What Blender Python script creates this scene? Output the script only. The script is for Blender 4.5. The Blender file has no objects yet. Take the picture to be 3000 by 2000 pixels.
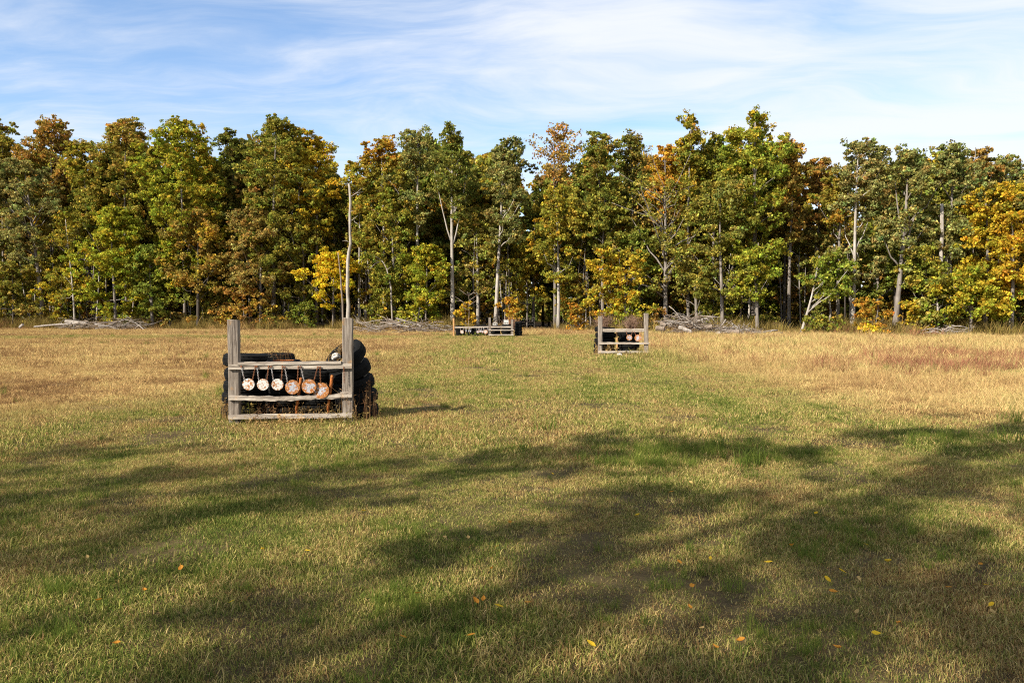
import bpy, math, random
import numpy as np
from mathutils import Vector, Matrix, Euler

random.seed(7)
RNG = np.random.default_rng(11)
SC = bpy.context.scene
COL = SC.collection
R = math.radians

# ------------------------------------------------------------------ camera
F = 2333.0            # focal length in pixels of a 3000 px wide picture
HY = 910.0            # row of the horizon
EYE = 1.74
cam_d = bpy.data.cameras.new('camera')
cam_d.sensor_width = 36.0
cam_d.lens = 36.0 * F / 3000.0
cam_d.clip_start = 0.05
cam_d.clip_end = 3000.0
cam = bpy.data.objects.new('camera', cam_d)
COL.objects.link(cam)
cam.location = (0, 0, EYE)
cam.rotation_euler = (R(90) - math.atan((1000 - HY) / F), 0, 0)
SC.camera = cam

# ------------------------------------------------------------------ sun and sky
SUN_EL = 33.0
SUN_BACK = 48.0       # degrees from straight behind the viewer, towards the left
a = R(SUN_BACK)
e = R(SUN_EL)
sunv = Vector((-math.sin(a) * math.cos(e), -math.cos(a) * math.cos(e), math.sin(e)))
sd = bpy.data.lights.new('sun', 'SUN')
sd.energy = 5.0
sd.angle = R(0.53)
sd.color = (1.0, 0.93, 0.82)
sun = bpy.data.objects.new('sun', sd)
COL.objects.link(sun)
sun.rotation_euler = (-sunv).to_track_quat('-Z', 'Y').to_euler()
sun.location = sunv * 60

SC.view_settings.view_transform = 'Standard'
SC.view_settings.look = 'None'
SC.view_settings.gamma = 1.0
SC.view_settings.exposure = 1.0
SC.view_settings.use_curve_mapping = False
SC.cycles.max_bounces = 6
SC.cycles.diffuse_bounces = 3
SC.cycles.transmission_bounces = 4
SC.cycles.transparent_max_bounces = 8
SC.cycles.use_adaptive_sampling = True
SC.cycles.use_denoising = False
SC.cycles.filter_width = 1.1


class NT:
    """small helper round a node tree"""
    def __init__(self, tree):
        self.t = tree
        self.n = tree.nodes
        self.l = tree.links

    def new(self, typ, **kw):
        nd = self.n.new(typ)
        for k, v in kw.items():
            setattr(nd, k, v)
        return nd

    def put(self, sock, v):
        if isinstance(v, bpy.types.NodeSocket):
            self.l.new(v, sock)
        else:
            sock.default_value = v

    def math(self, op, a_, b_=0.0, c_=0.0, clamp=False):
        nd = self.new('ShaderNodeMath', operation=op, use_clamp=clamp)
        self.put(nd.inputs[0], a_)
        self.put(nd.inputs[1], b_)
        self.put(nd.inputs[2], c_)
        return nd.outputs[0]

    def mix(self, fac, c1, c2, blend='MIX'):
        nd = self.new('ShaderNodeMix', data_type='RGBA', blend_type=blend)
        self.put(nd.inputs[0], fac)
        self.put(nd.inputs[6], c4(c1))
        self.put(nd.inputs[7], c4(c2))
        return nd.outputs[2]

    def noise(self, vec, scale, detail=3.0, rough=0.55, dist=0.0):
        nd = self.new('ShaderNodeTexNoise')
        if vec is not None:
            self.l.new(vec, nd.inputs['Vector'])
        nd.inputs['Scale'].default_value = scale
        nd.inputs['Detail'].default_value = detail
        nd.inputs['Roughness'].default_value = rough
        nd.inputs['Distortion'].default_value = dist
        return nd.outputs['Fac']

    def ramp(self, fac, stops, interp='LINEAR'):
        nd = self.new('ShaderNodeValToRGB')
        cr = nd.color_ramp
        cr.interpolation = interp
        while len(cr.elements) < len(stops):
            cr.elements.new(0.5)
        for el, (p, c) in zip(cr.elements, stops):
            el.position = p
            el.color = c4(c)
        self.put(nd.inputs[0], fac)
        return nd.outputs[0]

    def smooth(self, v, lo, hi):
        nd = self.new('ShaderNodeMapRange', interpolation_type='SMOOTHSTEP', clamp=True)
        self.put(nd.inputs[0], v)
        nd.inputs[1].default_value = lo
        nd.inputs[2].default_value = hi
        return nd.outputs[0]

    def mapping(self, vec, scale=(1, 1, 1), rot=(0, 0, 0), loc=(0, 0, 0)):
        nd = self.new('ShaderNodeMapping')
        self.l.new(vec, nd.inputs[0])
        nd.inputs[1].default_value = loc
        nd.inputs[2].default_value = rot
        nd.inputs[3].default_value = scale
        return nd.outputs[0]


def c4(c):
    if isinstance(c, bpy.types.NodeSocket):
        return c
    return tuple(c) + (1.0,) if len(c) == 3 else tuple(c)


world = bpy.data.worlds.new('World')
SC.world = world
world.use_nodes = True
W = NT(world.node_tree)
for nd in list(W.n):
    W.n.remove(nd)
sky = W.new('ShaderNodeTexSky', sky_type='NISHITA')
sky.sun_disc = False
sky.sun_elevation = R(SUN_EL)
sky.sun_rotation = R(180 + SUN_BACK)
sky.air_density = 1.0
sky.dust_density = 0.6
sky.ozone_density = 2.2
gen = W.new('ShaderNodeTexCoord').outputs['Generated']
sep = W.new('ShaderNodeSeparateXYZ')
W.l.new(gen, sep.inputs[0])
zz = W.math('MAXIMUM', W.math('ADD', sep.outputs[2], 0.06), 0.02)
uu = W.math('DIVIDE', sep.outputs[0], zz)
vv = W.math('DIVIDE', sep.outputs[1], zz)
cmb = W.new('ShaderNodeCombineXYZ')
W.l.new(uu, cmb.inputs[0])
W.l.new(vv, cmb.inputs[1])
plane = cmb.outputs[0]
wob = W.new('ShaderNodeTexNoise')
W.l.new(plane, wob.inputs['Vector'])
wob.inputs['Scale'].default_value = 0.55
wob.inputs['Detail'].default_value = 3
va = W.new('ShaderNodeVectorMath', operation='MULTIPLY_ADD')
W.l.new(wob.outputs['Color'], va.inputs[0])
va.inputs[1].default_value = (1.7, 1.7, 0)
W.l.new(plane, va.inputs[2])
st1 = W.noise(W.mapping(va.outputs[0], (0.50, 1.05, 1), (0, 0, R(58)), (3.1, 0.4, 0)), 1.0, 9, 0.60, 0.25)
st2 = W.noise(W.mapping(va.outputs[0], (0.75, 2.0, 1), (0, 0, R(40)), (1.2, 7.4, 0)), 1.5, 9, 0.62, 0.2)
big = W.noise(W.mapping(plane, (1, 1, 1), (0, 0, 0), (5.3, 2.2, 0)), 0.42, 2, 0.5)
s = W.math('ADD', W.math('MULTIPLY', st1, 0.62), W.math('MULTIPLY', st2, 0.38))
s = W.math('ADD', s, W.math('MULTIPLY', W.math('SUBTRACT', big, 0.5), 0.35))
s = W.math('ADD', s, W.math('MULTIPLY', sep.outputs[0], 0.20))
cov = W.smooth(s, 0.33, 0.66)
cov = W.math('MULTIPLY', cov, 0.90)
# thin the layer at the very horizon so that it does not alias
skyc = W.mix(1.0, sky.outputs[0], (1.22, 1.25, 1.31), 'MULTIPLY')
full = W.mix(cov, skyc, (5.75, 5.9, 6.15))
bg = W.new('ShaderNodeBackground')
W.l.new(full, bg.inputs[0])
bg.inputs[1].default_value = 0.085
wo = W.new('ShaderNodeOutputWorld')
W.l.new(bg.outputs[0], wo.inputs[0])


# ------------------------------------------------------------------ picture-to-place helpers (used while placing things)
def DG(py):
    return EYE * F / (py - HY)


def XP(px, D):
    return (px - 1500.0) * D / F


def ZP(py, D):
    return EYE - (py - HY) * D / F


def gz(x, y):
    """gentle lie of the land"""
    x = np.asarray(x, float)
    y = np.asarray(y, float)
    return (0.022 * np.sin(x * 0.71 + 0.4) * np.sin(y * 0.53 + 1.1) + 0.016 * np.sin(x * 1.37 - y * 0.9 + 2.0)
            + 0.010 * np.sin(x * 2.3 + y * 1.9))


# ------------------------------------------------------------------ object helpers
def mesh_from(name, verts, faces, mats, smooth=False, mat_idx=None):
    me = bpy.data.meshes.new(name)
    me.from_pydata([tuple(v) for v in verts], [], faces)
    for m in (mats if isinstance(mats, (list, tuple)) else [mats]):
        me.materials.append(m)
    if mat_idx is not None:
        me.polygons.foreach_set('material_index', mat_idx)
    if smooth:
        me.polygons.foreach_set('use_smooth', [True] * len(me.polygons))
    me.update()
    return me


def np_mesh(name, verts, quads, mat, attrs=None, smooth=False):
    """verts (N,3), faces (M,k) all with k corners"""
    me = bpy.data.meshes.new(name)
    verts = np.asarray(verts, np.float32)
    quads = np.asarray(quads, np.int32)
    m, k = quads.shape
    me.vertices.add(len(verts))
    me.vertices.foreach_set('co', verts.ravel())
    me.loops.add(m * k)
    me.loops.foreach_set('vertex_index', quads.ravel())
    me.polygons.add(m)
    me.polygons.foreach_set('loop_start', np.arange(0, m * k, k, dtype=np.int32))
    if mat:
        me.materials.append(mat)
    for an, (typ, arr) in (attrs or {}).items():
        at = me.attributes.new(an, typ, 'POINT')
        arr = np.asarray(arr, np.float32)
        if typ == 'FLOAT_COLOR':
            at.data.foreach_set('color', arr.ravel())
        else:
            at.data.foreach_set('value', arr.ravel())
    if smooth:
        me.polygons.foreach_set('use_smooth', np.ones(m, bool))
    me.update(calc_edges=True)
    me.validate()
    return me


def link(name, me, parent=None, loc=(0, 0, 0), rot=(0, 0, 0), scale=(1, 1, 1)):
    o = bpy.data.objects.new(name, me)
    COL.objects.link(o)
    o.location = loc
    o.rotation_euler = rot
    o.scale = scale
    if parent is not None:
        o.parent = parent
    return o


def tag(o, label=None, cat=None, group=None, kind=None):
    if label:
        o['label'] = label
    if cat:
        o['category'] = cat
    if group:
        o['group'] = group
    if kind:
        o['kind'] = kind
    return o


def empty(name, loc, rz=0.0):
    o = bpy.data.objects.new(name, None)
    COL.objects.link(o)
    o.location = loc
    o.rotation_euler = (0, 0, rz)
    o.empty_display_size = 0.2
    return o


class MB:
    """collects simple shapes for ONE mesh"""
    def __init__(self):
        self.v = []
        self.f = []

    def add(self, verts, faces):
        b = len(self.v)
        self.v += [tuple(p) for p in verts]
        self.f += [tuple(i + b for i in fc) for fc in faces]

    def tube(self, pts, radii, sides=6, cap=True):
        pts = [Vector(p) for p in pts]
        n = len(pts)
        if not hasattr(radii, '__len__'):
            radii = [radii] * n
        ref = Vector((0.13, 0.31, 0.94)) if abs((pts[-1] - pts[0]).normalized().z) < 0.9 else Vector((1, 0.1, 0))
        verts = []
        for i in range(n):
            d = (pts[min(i + 1, n - 1)] - pts[max(i - 1, 0)])
            if d.length < 1e-9:
                d = Vector((0, 0, 1))
            d.normalize()
            s_ = d.cross(ref).normalized()
            t_ = s_.cross(d)
            for k in range(sides):
                an = 2 * math.pi * k / sides
                verts.append(pts[i] + (s_ * math.cos(an) + t_ * math.sin(an)) * radii[i])
        faces = []
        for i in range(n - 1):
            for k in range(sides):
                k2 = (k + 1) % sides
                faces.append((i * sides + k, i * sides + k2, (i + 1) * sides + k2, (i + 1) * sides + k))
        if cap:
            faces.append(tuple(range(sides - 1, -1, -1)))
            faces.append(tuple((n - 1) * sides + k for k in range(sides)))
        self.add(verts, faces)

    def box(self, x0, x1, y0, y1, z0, z1):
        self.add([(x0, y0, z0), (x1, y0, z0), (x1, y1, z0), (x0, y1, z0), (x0, y0, z1), (x1, y0, z1), (x1, y1, z1), (x0, y1, z1)],
                 [(0, 3, 2, 1), (4, 5, 6, 7), (0, 1, 5, 4), (1, 2, 6, 5), (2, 3, 7, 6), (3, 0, 4, 7)])

    def build(self, name, mat, parent=None, smooth=False, **kw):
        return link(name, mesh_from(name, self.v, self.f, mat, smooth), parent, **kw)


# ------------------------------------------------------------------ materials
def material(name):
    m = bpy.data.materials.new(name)
    m.use_nodes = True
    t = NT(m.node_tree)
    for nd in list(t.n):
        t.n.remove(nd)
    out = t.new('ShaderNodeOutputMaterial')
    return m, t, out


def bsdf(t, col, rough=0.8, spec=0.3, bump=None, bump_s=0.3, bump_d=0.01, metal=0.0):
    p = t.new('ShaderNodeBsdfPrincipled')
    t.put(p.inputs['Base Color'], c4(col))
    t.put(p.inputs['Roughness'], rough)
    p.inputs['Specular IOR Level'].default_value = spec
    p.inputs['Metallic'].default_value = metal
    if bump is not None:
        b = t.new('ShaderNodeBump')
        b.inputs['Strength'].default_value = bump_s
        b.inputs['Distance'].default_value = bump_d
        t.l.new(bump, b.inputs['Height'])
        t.l.new(b.outputs[0], p.inputs['Normal'])
    return p


def foliage_shader(t, out, col, trans=0.35, gain=1.25):
    d = t.new('ShaderNodeBsdfDiffuse')
    t.put(d.inputs[0], col)
    tr = t.new('ShaderNodeBsdfTranslucent')
    t.put(tr.inputs[0], t.mix(1.0, col, (gain, gain, gain * 0.8), 'MULTIPLY'))
    mx = t.new('ShaderNodeMixShader')
    mx.inputs[0].default_value = trans
    t.l.new(d.outputs[0], mx.inputs[1])
    t.l.new(tr.outputs[0], mx.inputs[2])
    t.l.new(mx.outputs[0], out.inputs[0])


def mat_leaf():
    m, t, out = material('leaf')
    at = t.new('ShaderNodeAttribute', attribute_name='col')
    col = at.outputs['Color']
    d = t.new('ShaderNodeBsdfDiffuse')
    t.put(d.inputs[0], col)
    tr = t.new('ShaderNodeBsdfTranslucent')
    t.put(tr.inputs[0], t.mix(1.0, col, (1.6, 1.6, 1.1), 'MULTIPLY'))
    mx = t.new('ShaderNodeMixShader')
    mx.inputs[0].default_value = 0.33
    t.l.new(d.outputs[0], mx.inputs[1])
    t.l.new(tr.outputs[0], mx.inputs[2])
    t.l.new(mx.outputs[0], out.inputs[0])
    return m


def zone_nodes(t):
    """0 on the mown lane, 1 in the rough dry grass; from the place on the ground (metres)"""
    geo = t.new('ShaderNodeNewGeometry')
    pos = geo.outputs['Position']
    sp = t.new('ShaderNodeSeparateXYZ')
    t.l.new(pos, sp.inputs[0])
    x, y = sp.outputs[0], sp.outputs[1]
    flat = t.new('ShaderNodeCombineXYZ')
    t.l.new(x, flat.inputs[0])
    t.l.new(y, flat.inputs[1])
    wob_ = t.math('MULTIPLY', t.math('SUBTRACT', t.noise(flat.outputs[0], 0.35, 4, 0.6), 0.5), 4.5)
    xr = t.math('ADD', x, wob_)
    yn = t.math('ADD', y, t.math('MULTIPLY', wob_, 1.2))
    right = t.smooth(t.math('SUBTRACT', xr, t.math('ADD', 6.0, t.math('MULTIPLY', t.math('MAXIMUM', t.math('SUBTRACT', 15.0, y), 0.0), 0.6))), -1.8, 2.4)
    left = t.smooth(t.math('SUBTRACT', t.math('SUBTRACT', -4.0, t.math('MULTIPLY', t.math('MAXIMUM', t.math('SUBTRACT', 19.5, y), 0.0), 0.62)), xr), -1.8, 2.4)
    far = t.smooth(yn, 55.0, 58.0)
    zone = t.math('MAXIMUM', t.math('MAXIMUM', right, left), far)
    cross = t.math('MULTIPLY', t.smooth(yn, 47.5, 49.0), t.math('SUBTRACT', 1.0, t.smooth(yn, 54.0, 55.5)))
    cross = t.math('MULTIPLY', cross, t.math('SUBTRACT', 1.0, right))
    zone = t.math('MULTIPLY', zone, t.math('SUBTRACT', 1.0, t.math('MULTIPLY', cross, 0.8)))
    return flat.outputs[0], x, y, zone, right


GRASS_STOPS = [(0.0, (0.165, 0.100, 0.044)), (0.18, (0.215, 0.125, 0.050)), (0.36, (0.30, 0.18, 0.068)), (0.50, (0.47, 0.345, 0.145)),
               (0.64, (0.31, 0.275, 0.075)), (0.78, (0.185, 0.190, 0.042)), (1.0, (0.082, 0.118, 0.022))]
DRY_STOPS = [(0.0, (0.10, 0.050, 0.028)), (0.22, (0.22, 0.120, 0.055)), (0.42, (0.40, 0.25, 0.10)), (0.64, (0.58, 0.42, 0.18)),
             (0.82, (0.44, 0.36, 0.13)), (1.0, (0.17, 0.19, 0.045))]


def mat_grass():
    m, t, out = material('grass_blade')
    rnd = t.new('ShaderNodeAttribute', attribute_name='rnd').outputs['Fac']
    flat, x, y, zone, right = zone_nodes(t)
    n1 = t.noise(flat, 1.1, 6, 0.7)
    n2 = t.noise(t.mapping(flat, (1, 1, 1), (0, 0, 0), (31, 17, 0)), 0.16, 3, 0.5)
    near = t.math('SUBTRACT', 1.0, t.smooth(y, 5.0, 13.0))
    shift = t.math('MULTIPLY', t.math('SUBTRACT', n1, 0.5), 1.2)
    shift = t.math('ADD', shift, t.math('MULTIPLY', t.math('SUBTRACT', n2, 0.5), 0.85))
    shift = t.math('ADD', shift, t.math('MULTIPLY', near, 0.11))
    lane = t.math('ADD', t.math('MULTIPLY', rnd, 0.98), t.math('ADD', shift, 0.10))
    # long mowing streaks down the lane
    st = t.math('SINE', t.math('ADD', t.math('MULTIPLY', x, 3.1), t.math('MULTIPLY', t.noise(flat, 0.12, 2), 6.0)))
    lane = t.math('ADD', lane, t.math('MULTIPLY', st, 0.085))
    c1 = t.ramp(lane, GRASS_STOPS)
    dv = t.math('ADD', t.math('MULTIPLY', rnd, 0.80), t.math('ADD', t.math('MULTIPLY', t.math('SUBTRACT', n1, 0.5), 1.3),
                                                        t.math('MULTIPLY', t.math('SUBTRACT', n2, 0.5), 1.0)))
    dv = t.math('ADD', dv, t.math('ADD', 0.03, t.math('MULTIPLY', right, 0.16)))
    c2 = t.ramp(dv, DRY_STOPS)
    # a russet drift of dead weeds at the right
    wn = t.new('ShaderNodeTexWhiteNoise', noise_dimensions='1D')
    t.l.new(t.math('MULTIPLY', rnd, 913.7), wn.inputs['W'])
    lum = t.math('ADD', 0.50, t.math('MULTIPLY', wn.outputs['Value'], 0.95))
    hue = t.new('ShaderNodeCombineXYZ')
    for i_ in range(3):
        t.l.new(lum, hue.inputs[i_])
    foliage_shader(t, out, t.mix(1.0, t.mix(zone, c1, c2), hue.outputs[0], 'MULTIPLY'), 0.26, 1.2)
    return m


def mat_lush():
    m, t, out = material('lush_blade')
    rnd = t.new('ShaderNodeAttribute', attribute_name='rnd').outputs['Fac']
    foliage_shader(t, out, t.ramp(rnd, [(0, (0.07, 0.098, 0.018)), (0.5, (0.118, 0.155, 0.028)), (0.75, (0.19, 0.20, 0.035)), (1, (0.40, 0.31, 0.11))]), 0.35, 1.3)
    return m


def mat_weed(name, stops):
    m, t, out = material(name)
    rnd = t.new('ShaderNodeAttribute', attribute_name='rnd').outputs['Fac']
    foliage_shader(t, out, t.ramp(rnd, stops), 0.25, 1.2)
    return m


def mat_ground():
    m, t, out = material('field_soil')
    flat, x, y, zone, right = zone_nodes(t)
    n = t.noise(flat, 1.1, 6, 0.65)
    n3 = t.noise(flat, 45.0, 5, 0.75)
    v = t.math('ADD', t.math('MULTIPLY', n, 0.6), t.math('MULTIPLY', n3, 0.5))
    c1 = t.ramp(v, [(0.25, (0.018, 0.013, 0.006)), (0.5, (0.055, 0.038, 0.016)), (0.65, (0.12, 0.085, 0.034)), (0.85, (0.16, 0.13, 0.05))])  # soil and thatch tones, darkened to paint in the shade between blades
    c2 = t.ramp(v, [(0.25, (0.07, 0.04, 0.02)), (0.55, (0.18, 0.115, 0.045)), (0.85, (0.28, 0.19, 0.075))])
    col = t.mix(zone, c1, c2)
    # leaf litter under the wood
    litter = t.ramp(t.noise(flat, 3.0, 5, 0.7), [(0.3, (0.035, 0.022, 0.012)), (0.6, (0.10, 0.055, 0.022)), (0.8, (0.17, 0.10, 0.035))])
    edge = t.math('ADD', y, t.math('MULTIPLY', x, 0.22))
    inwood = t.smooth(t.math('ADD', edge, t.math('MULTIPLY', n, 4.0)), 70.0, 74.0)
    col = t.mix(inwood, col, litter)
    p = bsdf(t, col, 0.95, 0.1, n3, 0.5, 0.03)
    t.l.new(p.outputs[0], out.inputs[0])
    return m


def mat_wood(name, axis, tint=(1, 1, 1), light=1.0):
    """weathered timber; the grain runs along the given local axis"""
    m, t, out = material(name)
    oc = t.new('ShaderNodeTexCoord').outputs['Object']
    oi = t.new('ShaderNodeObjectInfo').outputs['Random']
    off = t.new('ShaderNodeVectorMath', operation='ADD')
    cx = t.new('ShaderNodeCombineXYZ')
    for i in range(3):
        t.l.new(t.math('MULTIPLY', oi, 17.3 + 5 * i), cx.inputs[i])
    t.l.new(oc, off.inputs[0])
    t.l.new(cx.outputs[0], off.inputs[1])
    sc = {'x': (1.6, 52, 52), 'z': (52, 52, 1.6)}[axis]
    sc2 = {'x': (2.2, 110, 110), 'z': (110, 110, 2.2)}[axis]
    g1 = t.noise(t.mapping(off.outputs[0], sc), 1.0, 6, 0.65, 0.4)
    g2 = t.noise(t.mapping(off.outputs[0], sc2), 1.0, 4, 0.7)
    bl = t.noise(off.outputs[0], 5.0, 5, 0.6)
    col = t.ramp(g1, [(0.30, (0.040, 0.032, 0.027)), (0.44, (0.16, 0.13, 0.106)), (0.56, (0.28, 0.24, 0.20)), (0.72, (0.42, 0.375, 0.325))])
    col = t.mix(t.smooth(g2, 0.52, 0.72), col, (0.10, 0.080, 0.065))
    col = t.mix(t.math('MULTIPLY', t.smooth(bl, 0.60, 0.74), 0.6), col, (0.40, 0.22, 0.08))
    col = t.mix(t.math('MULTIPLY', t.smooth(bl, 0.40, 0.28), 0.45), col, (0.12, 0.10, 0.085))
    col = t.mix(1.0, col, tuple(light * c for c in tint), 'MULTIPLY')
    hgt = t.math('ADD', g1, t.math('MULTIPLY', g2, -0.5))
    p = bsdf(t, col, 0.9, 0.15, hgt, 0.9, 0.008)
    t.l.new(p.outputs[0], out.inputs[0])
    return m


def mat_plate(name, rusty):
    m, t, out = material(name)
    oc = t.new('ShaderNodeTexCoord').outputs['Object']
    oi = t.new('ShaderNodeObjectInfo').outputs['Random']
    cx = t.new('ShaderNodeCombineXYZ')
    t.l.new(t.math('MULTIPLY', oi, 31.0), cx.inputs[0])
    t.l.new(t.math('MULTIPLY', oi, 57.0), cx.inputs[2])
    off = t.new('ShaderNodeVectorMath', operation='ADD')
    t.l.new(oc, off.inputs[0])
    t.l.new(cx.outputs[0], off.inputs[1])
    q = off.outputs[0]
    ln = t.new('ShaderNodeVectorMath', operation='LENGTH')
    t.l.new(oc, ln.inputs[0])
    r_ = ln.outputs['Value']
    n1 = t.noise(q, 19, 5, 0.65, 0.6)
    n2 = t.noise(q, 60, 4, 0.6, 0.3)
    rust = t.ramp(n2, [(0.3, (0.11, 0.038, 0.012)), (0.5, (0.29, 0.105, 0.022)), (0.7, (0.46, 0.21, 0.05))])
    if rusty:
        k = t.math('ADD', n1, t.math('MULTIPLY', r_, 1.75))
        lead = t.ramp(n2, [(0.35, (0.20, 0.205, 0.22)), (0.65, (0.42, 0.43, 0.46))])
        col = t.mix(t.smooth(k, 0.56, 0.66), lead, rust)
        col = t.mix(t.smooth(n2, 0.61, 0.69), col, (0.52, 0.49, 0.44))
    else:
        k = t.math('ADD', n1, t.math('MULTIPLY', r_, 1.0))
        col = t.mix(t.smooth(k, 0.555, 0.63), (0.50, 0.485, 0.44), rust)
        col = t.mix(t.math('MULTIPLY', t.smooth(n2, 0.58, 0.64), 0.8), col, (0.22, 0.17, 0.13))
    p = bsdf(t, col, 0.75, 0.3, n2, 0.35, 0.004)
    t.l.new(p.outputs[0], out.inputs[0])
    return m


def mat_noise(name, stops, scale=12.0, rough=0.85, spec=0.3, bump=0.3, dist=0.01, detail=5, metal=0.0):
    m, t, out = material(name)
    oc = t.new('ShaderNodeTexCoord').outputs['Object']
    n = t.noise(oc, scale, detail, 0.62, 0.2)
    p = bsdf(t, t.ramp(n, stops), rough, spec, n, bump, dist, metal)
    t.l.new(p.outputs[0], out.inputs[0])
    return m


def mat_bark(name, stops):
    m, t, out = material(name)
    oc = t.new('ShaderNodeTexCoord').outputs['Object']
    g = t.noise(t.mapping(oc, (7, 7, 1.3)), 1.0, 6, 0.7, 0.4)
    n = t.noise(oc, 0.9, 4, 0.6)
    v = t.math('ADD', t.math('MULTIPLY', g, 0.7), t.math('MULTIPLY', n, 0.35))
    p = bsdf(t, t.ramp(v, stops), 0.95, 0.1, g, 0.8, 0.05)
    t.l.new(p.outputs[0], out.inputs[0])
    return m


M = {
    'leaf': mat_leaf(), 'grass': mat_grass(), 'lush': mat_lush(), 'ground': mat_ground(),
    'wood_x': mat_wood('weathered_rail', 'x', (1.0, 1.0, 0.95), light=1.5), 'wood_z': mat_wood('weathered_post', 'z', (1.02, 1.0, 0.95), light=0.86),
    'wood_new': mat_wood('orange_post', 'z', (1.5, 0.92, 0.45), 1.25),
    'plate_w': mat_plate('painted_steel', False), 'plate_r': mat_plate('rusted_steel', True),
    'rubber': mat_noise('rubber', [(0.3, (0.004, 0.004, 0.004)), (0.6, (0.007, 0.007, 0.0065)), (0.82, (0.034, 0.029, 0.022))], 9, 0.85, 0.10, 0.25, 0.006),
    'tread': mat_noise('tread_rubber', [(0.3, (0.004, 0.004, 0.004)), (0.6, (0.008, 0.0078, 0.007)), (0.8, (0.045, 0.038, 0.029))], 14, 0.9, 0.10, 0.35, 0.006),
    'rust': mat_noise('rust', [(0.3, (0.12, 0.035, 0.012)), (0.55, (0.36, 0.115, 0.025)), (0.8, (0.48, 0.20, 0.06))], 30, 0.85, 0.25, 0.4, 0.003),
    'chain': mat_noise('galvanised_chain', [(0.35, (0.20, 0.09, 0.04)), (0.55, (0.36, 0.34, 0.32)), (0.8, (0.52, 0.52, 0.53))], 18, 0.55, 0.5, 0.2, 0.002),
    'chain_r': mat_noise('rusty_chain', [(0.3, (0.09, 0.035, 0.015)), (0.6, (0.25, 0.09, 0.03)), (0.8, (0.34, 0.24, 0.18))], 18, 0.7, 0.4, 0.2, 0.002),
    'concrete': mat_noise('concrete', [(0.3, (0.40, 0.37, 0.32)), (0.7, (0.66, 0.63, 0.56))], 22, 0.95, 0.1, 0.5, 0.006),
    'stone': mat_noise('pale_stone', [(0.3, (0.38, 0.33, 0.27)), (0.7, (0.70, 0.66, 0.60))], 14, 0.95, 0.1, 0.5, 0.01),
    'bark_pale': mat_bark('bark_pale', [(0.30, (0.10, 0.082, 0.064)), (0.52, (0.30, 0.265, 0.22)), (0.75, (0.47, 0.43, 0.375))]),
    'bark_grey': mat_bark('bark_grey', [(0.30, (0.055, 0.045, 0.036)), (0.52, (0.165, 0.14, 0.115)), (0.75, (0.30, 0.265, 0.225))]),
    'bark_dark': mat_bark('bark_dark', [(0.30, (0.026, 0.021, 0.017)), (0.55, (0.075, 0.062, 0.050)), (0.8, (0.15, 0.13, 0.11))]),
    'dead': mat_bark('dead_wood', [(0.30, (0.07, 0.055, 0.042)), (0.48, (0.235, 0.20, 0.165)), (0.72, (0.41, 0.365, 0.315))]),
    'dead_b': mat_bark('dead_brown', [(0.28, (0.06, 0.045, 0.033)), (0.5, (0.165, 0.125, 0.092)), (0.75, (0.28, 0.23, 0.18))]),
    'weed_tan': mat_weed('dry_weed', [(0, (0.16, 0.08, 0.03)), (0.5, (0.36, 0.22, 0.08)), (1, (0.52, 0.38, 0.17))]),
    'weed_brown': mat_weed('brown_weed', [(0, (0.07, 0.035, 0.02)), (0.5, (0.17, 0.085, 0.04)), (1, (0.32, 0.20, 0.09))]),
    'weed_red': mat_weed('russet_weed', [(0, (0.12, 0.045, 0.03)), (0.5, (0.26, 0.105, 0.06)), (1, (0.42, 0.24, 0.12))]),
    'weed_edge': mat_weed('edge_weed', [(0, (0.07, 0.05, 0.02)), (0.4, (0.16, 0.12, 0.035)), (0.7, (0.28, 0.19, 0.06)), (1, (0.15, 0.16, 0.03))]),
}

# ------------------------------------------------------------------ ground sheet
def axis(lo, hi, step, far):
    c = np.arange(lo, hi + 0.01, step)
    o = np.array([1.5, 4, 9, 18, 40, 90, 200, 420, 800.0])
    o = o[o < far]
    return np.concatenate([(lo - o)[::-1], c, hi + o])


xs = axis(-70, 60, 1.0, 900)
ys = axis(-30, 110, 1.0, 900)
gx, gy = np.meshgrid(xs, ys)
fade = np.clip((130 - np.abs(gx)) / 40, 0, 1) * np.clip((160 - gy) / 40, 0, 1)
gv = np.stack([gx, gy, gz(gx, gy) * fade], -1).reshape(-1, 3)
nx = len(xs)
ii, jj = np.meshgrid(np.arange(nx - 1), np.arange(len(ys) - 1))
b0 = (jj * nx + ii).ravel()
ground = link('ground', np_mesh('ground', gv, np.stack([b0, b0 + 1, b0 + nx + 1, b0 + nx], 1), M['ground'], smooth=True))
tag(ground, 'flat field floor of soil and thatch under the grass', None, None, 'structure')


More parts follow.
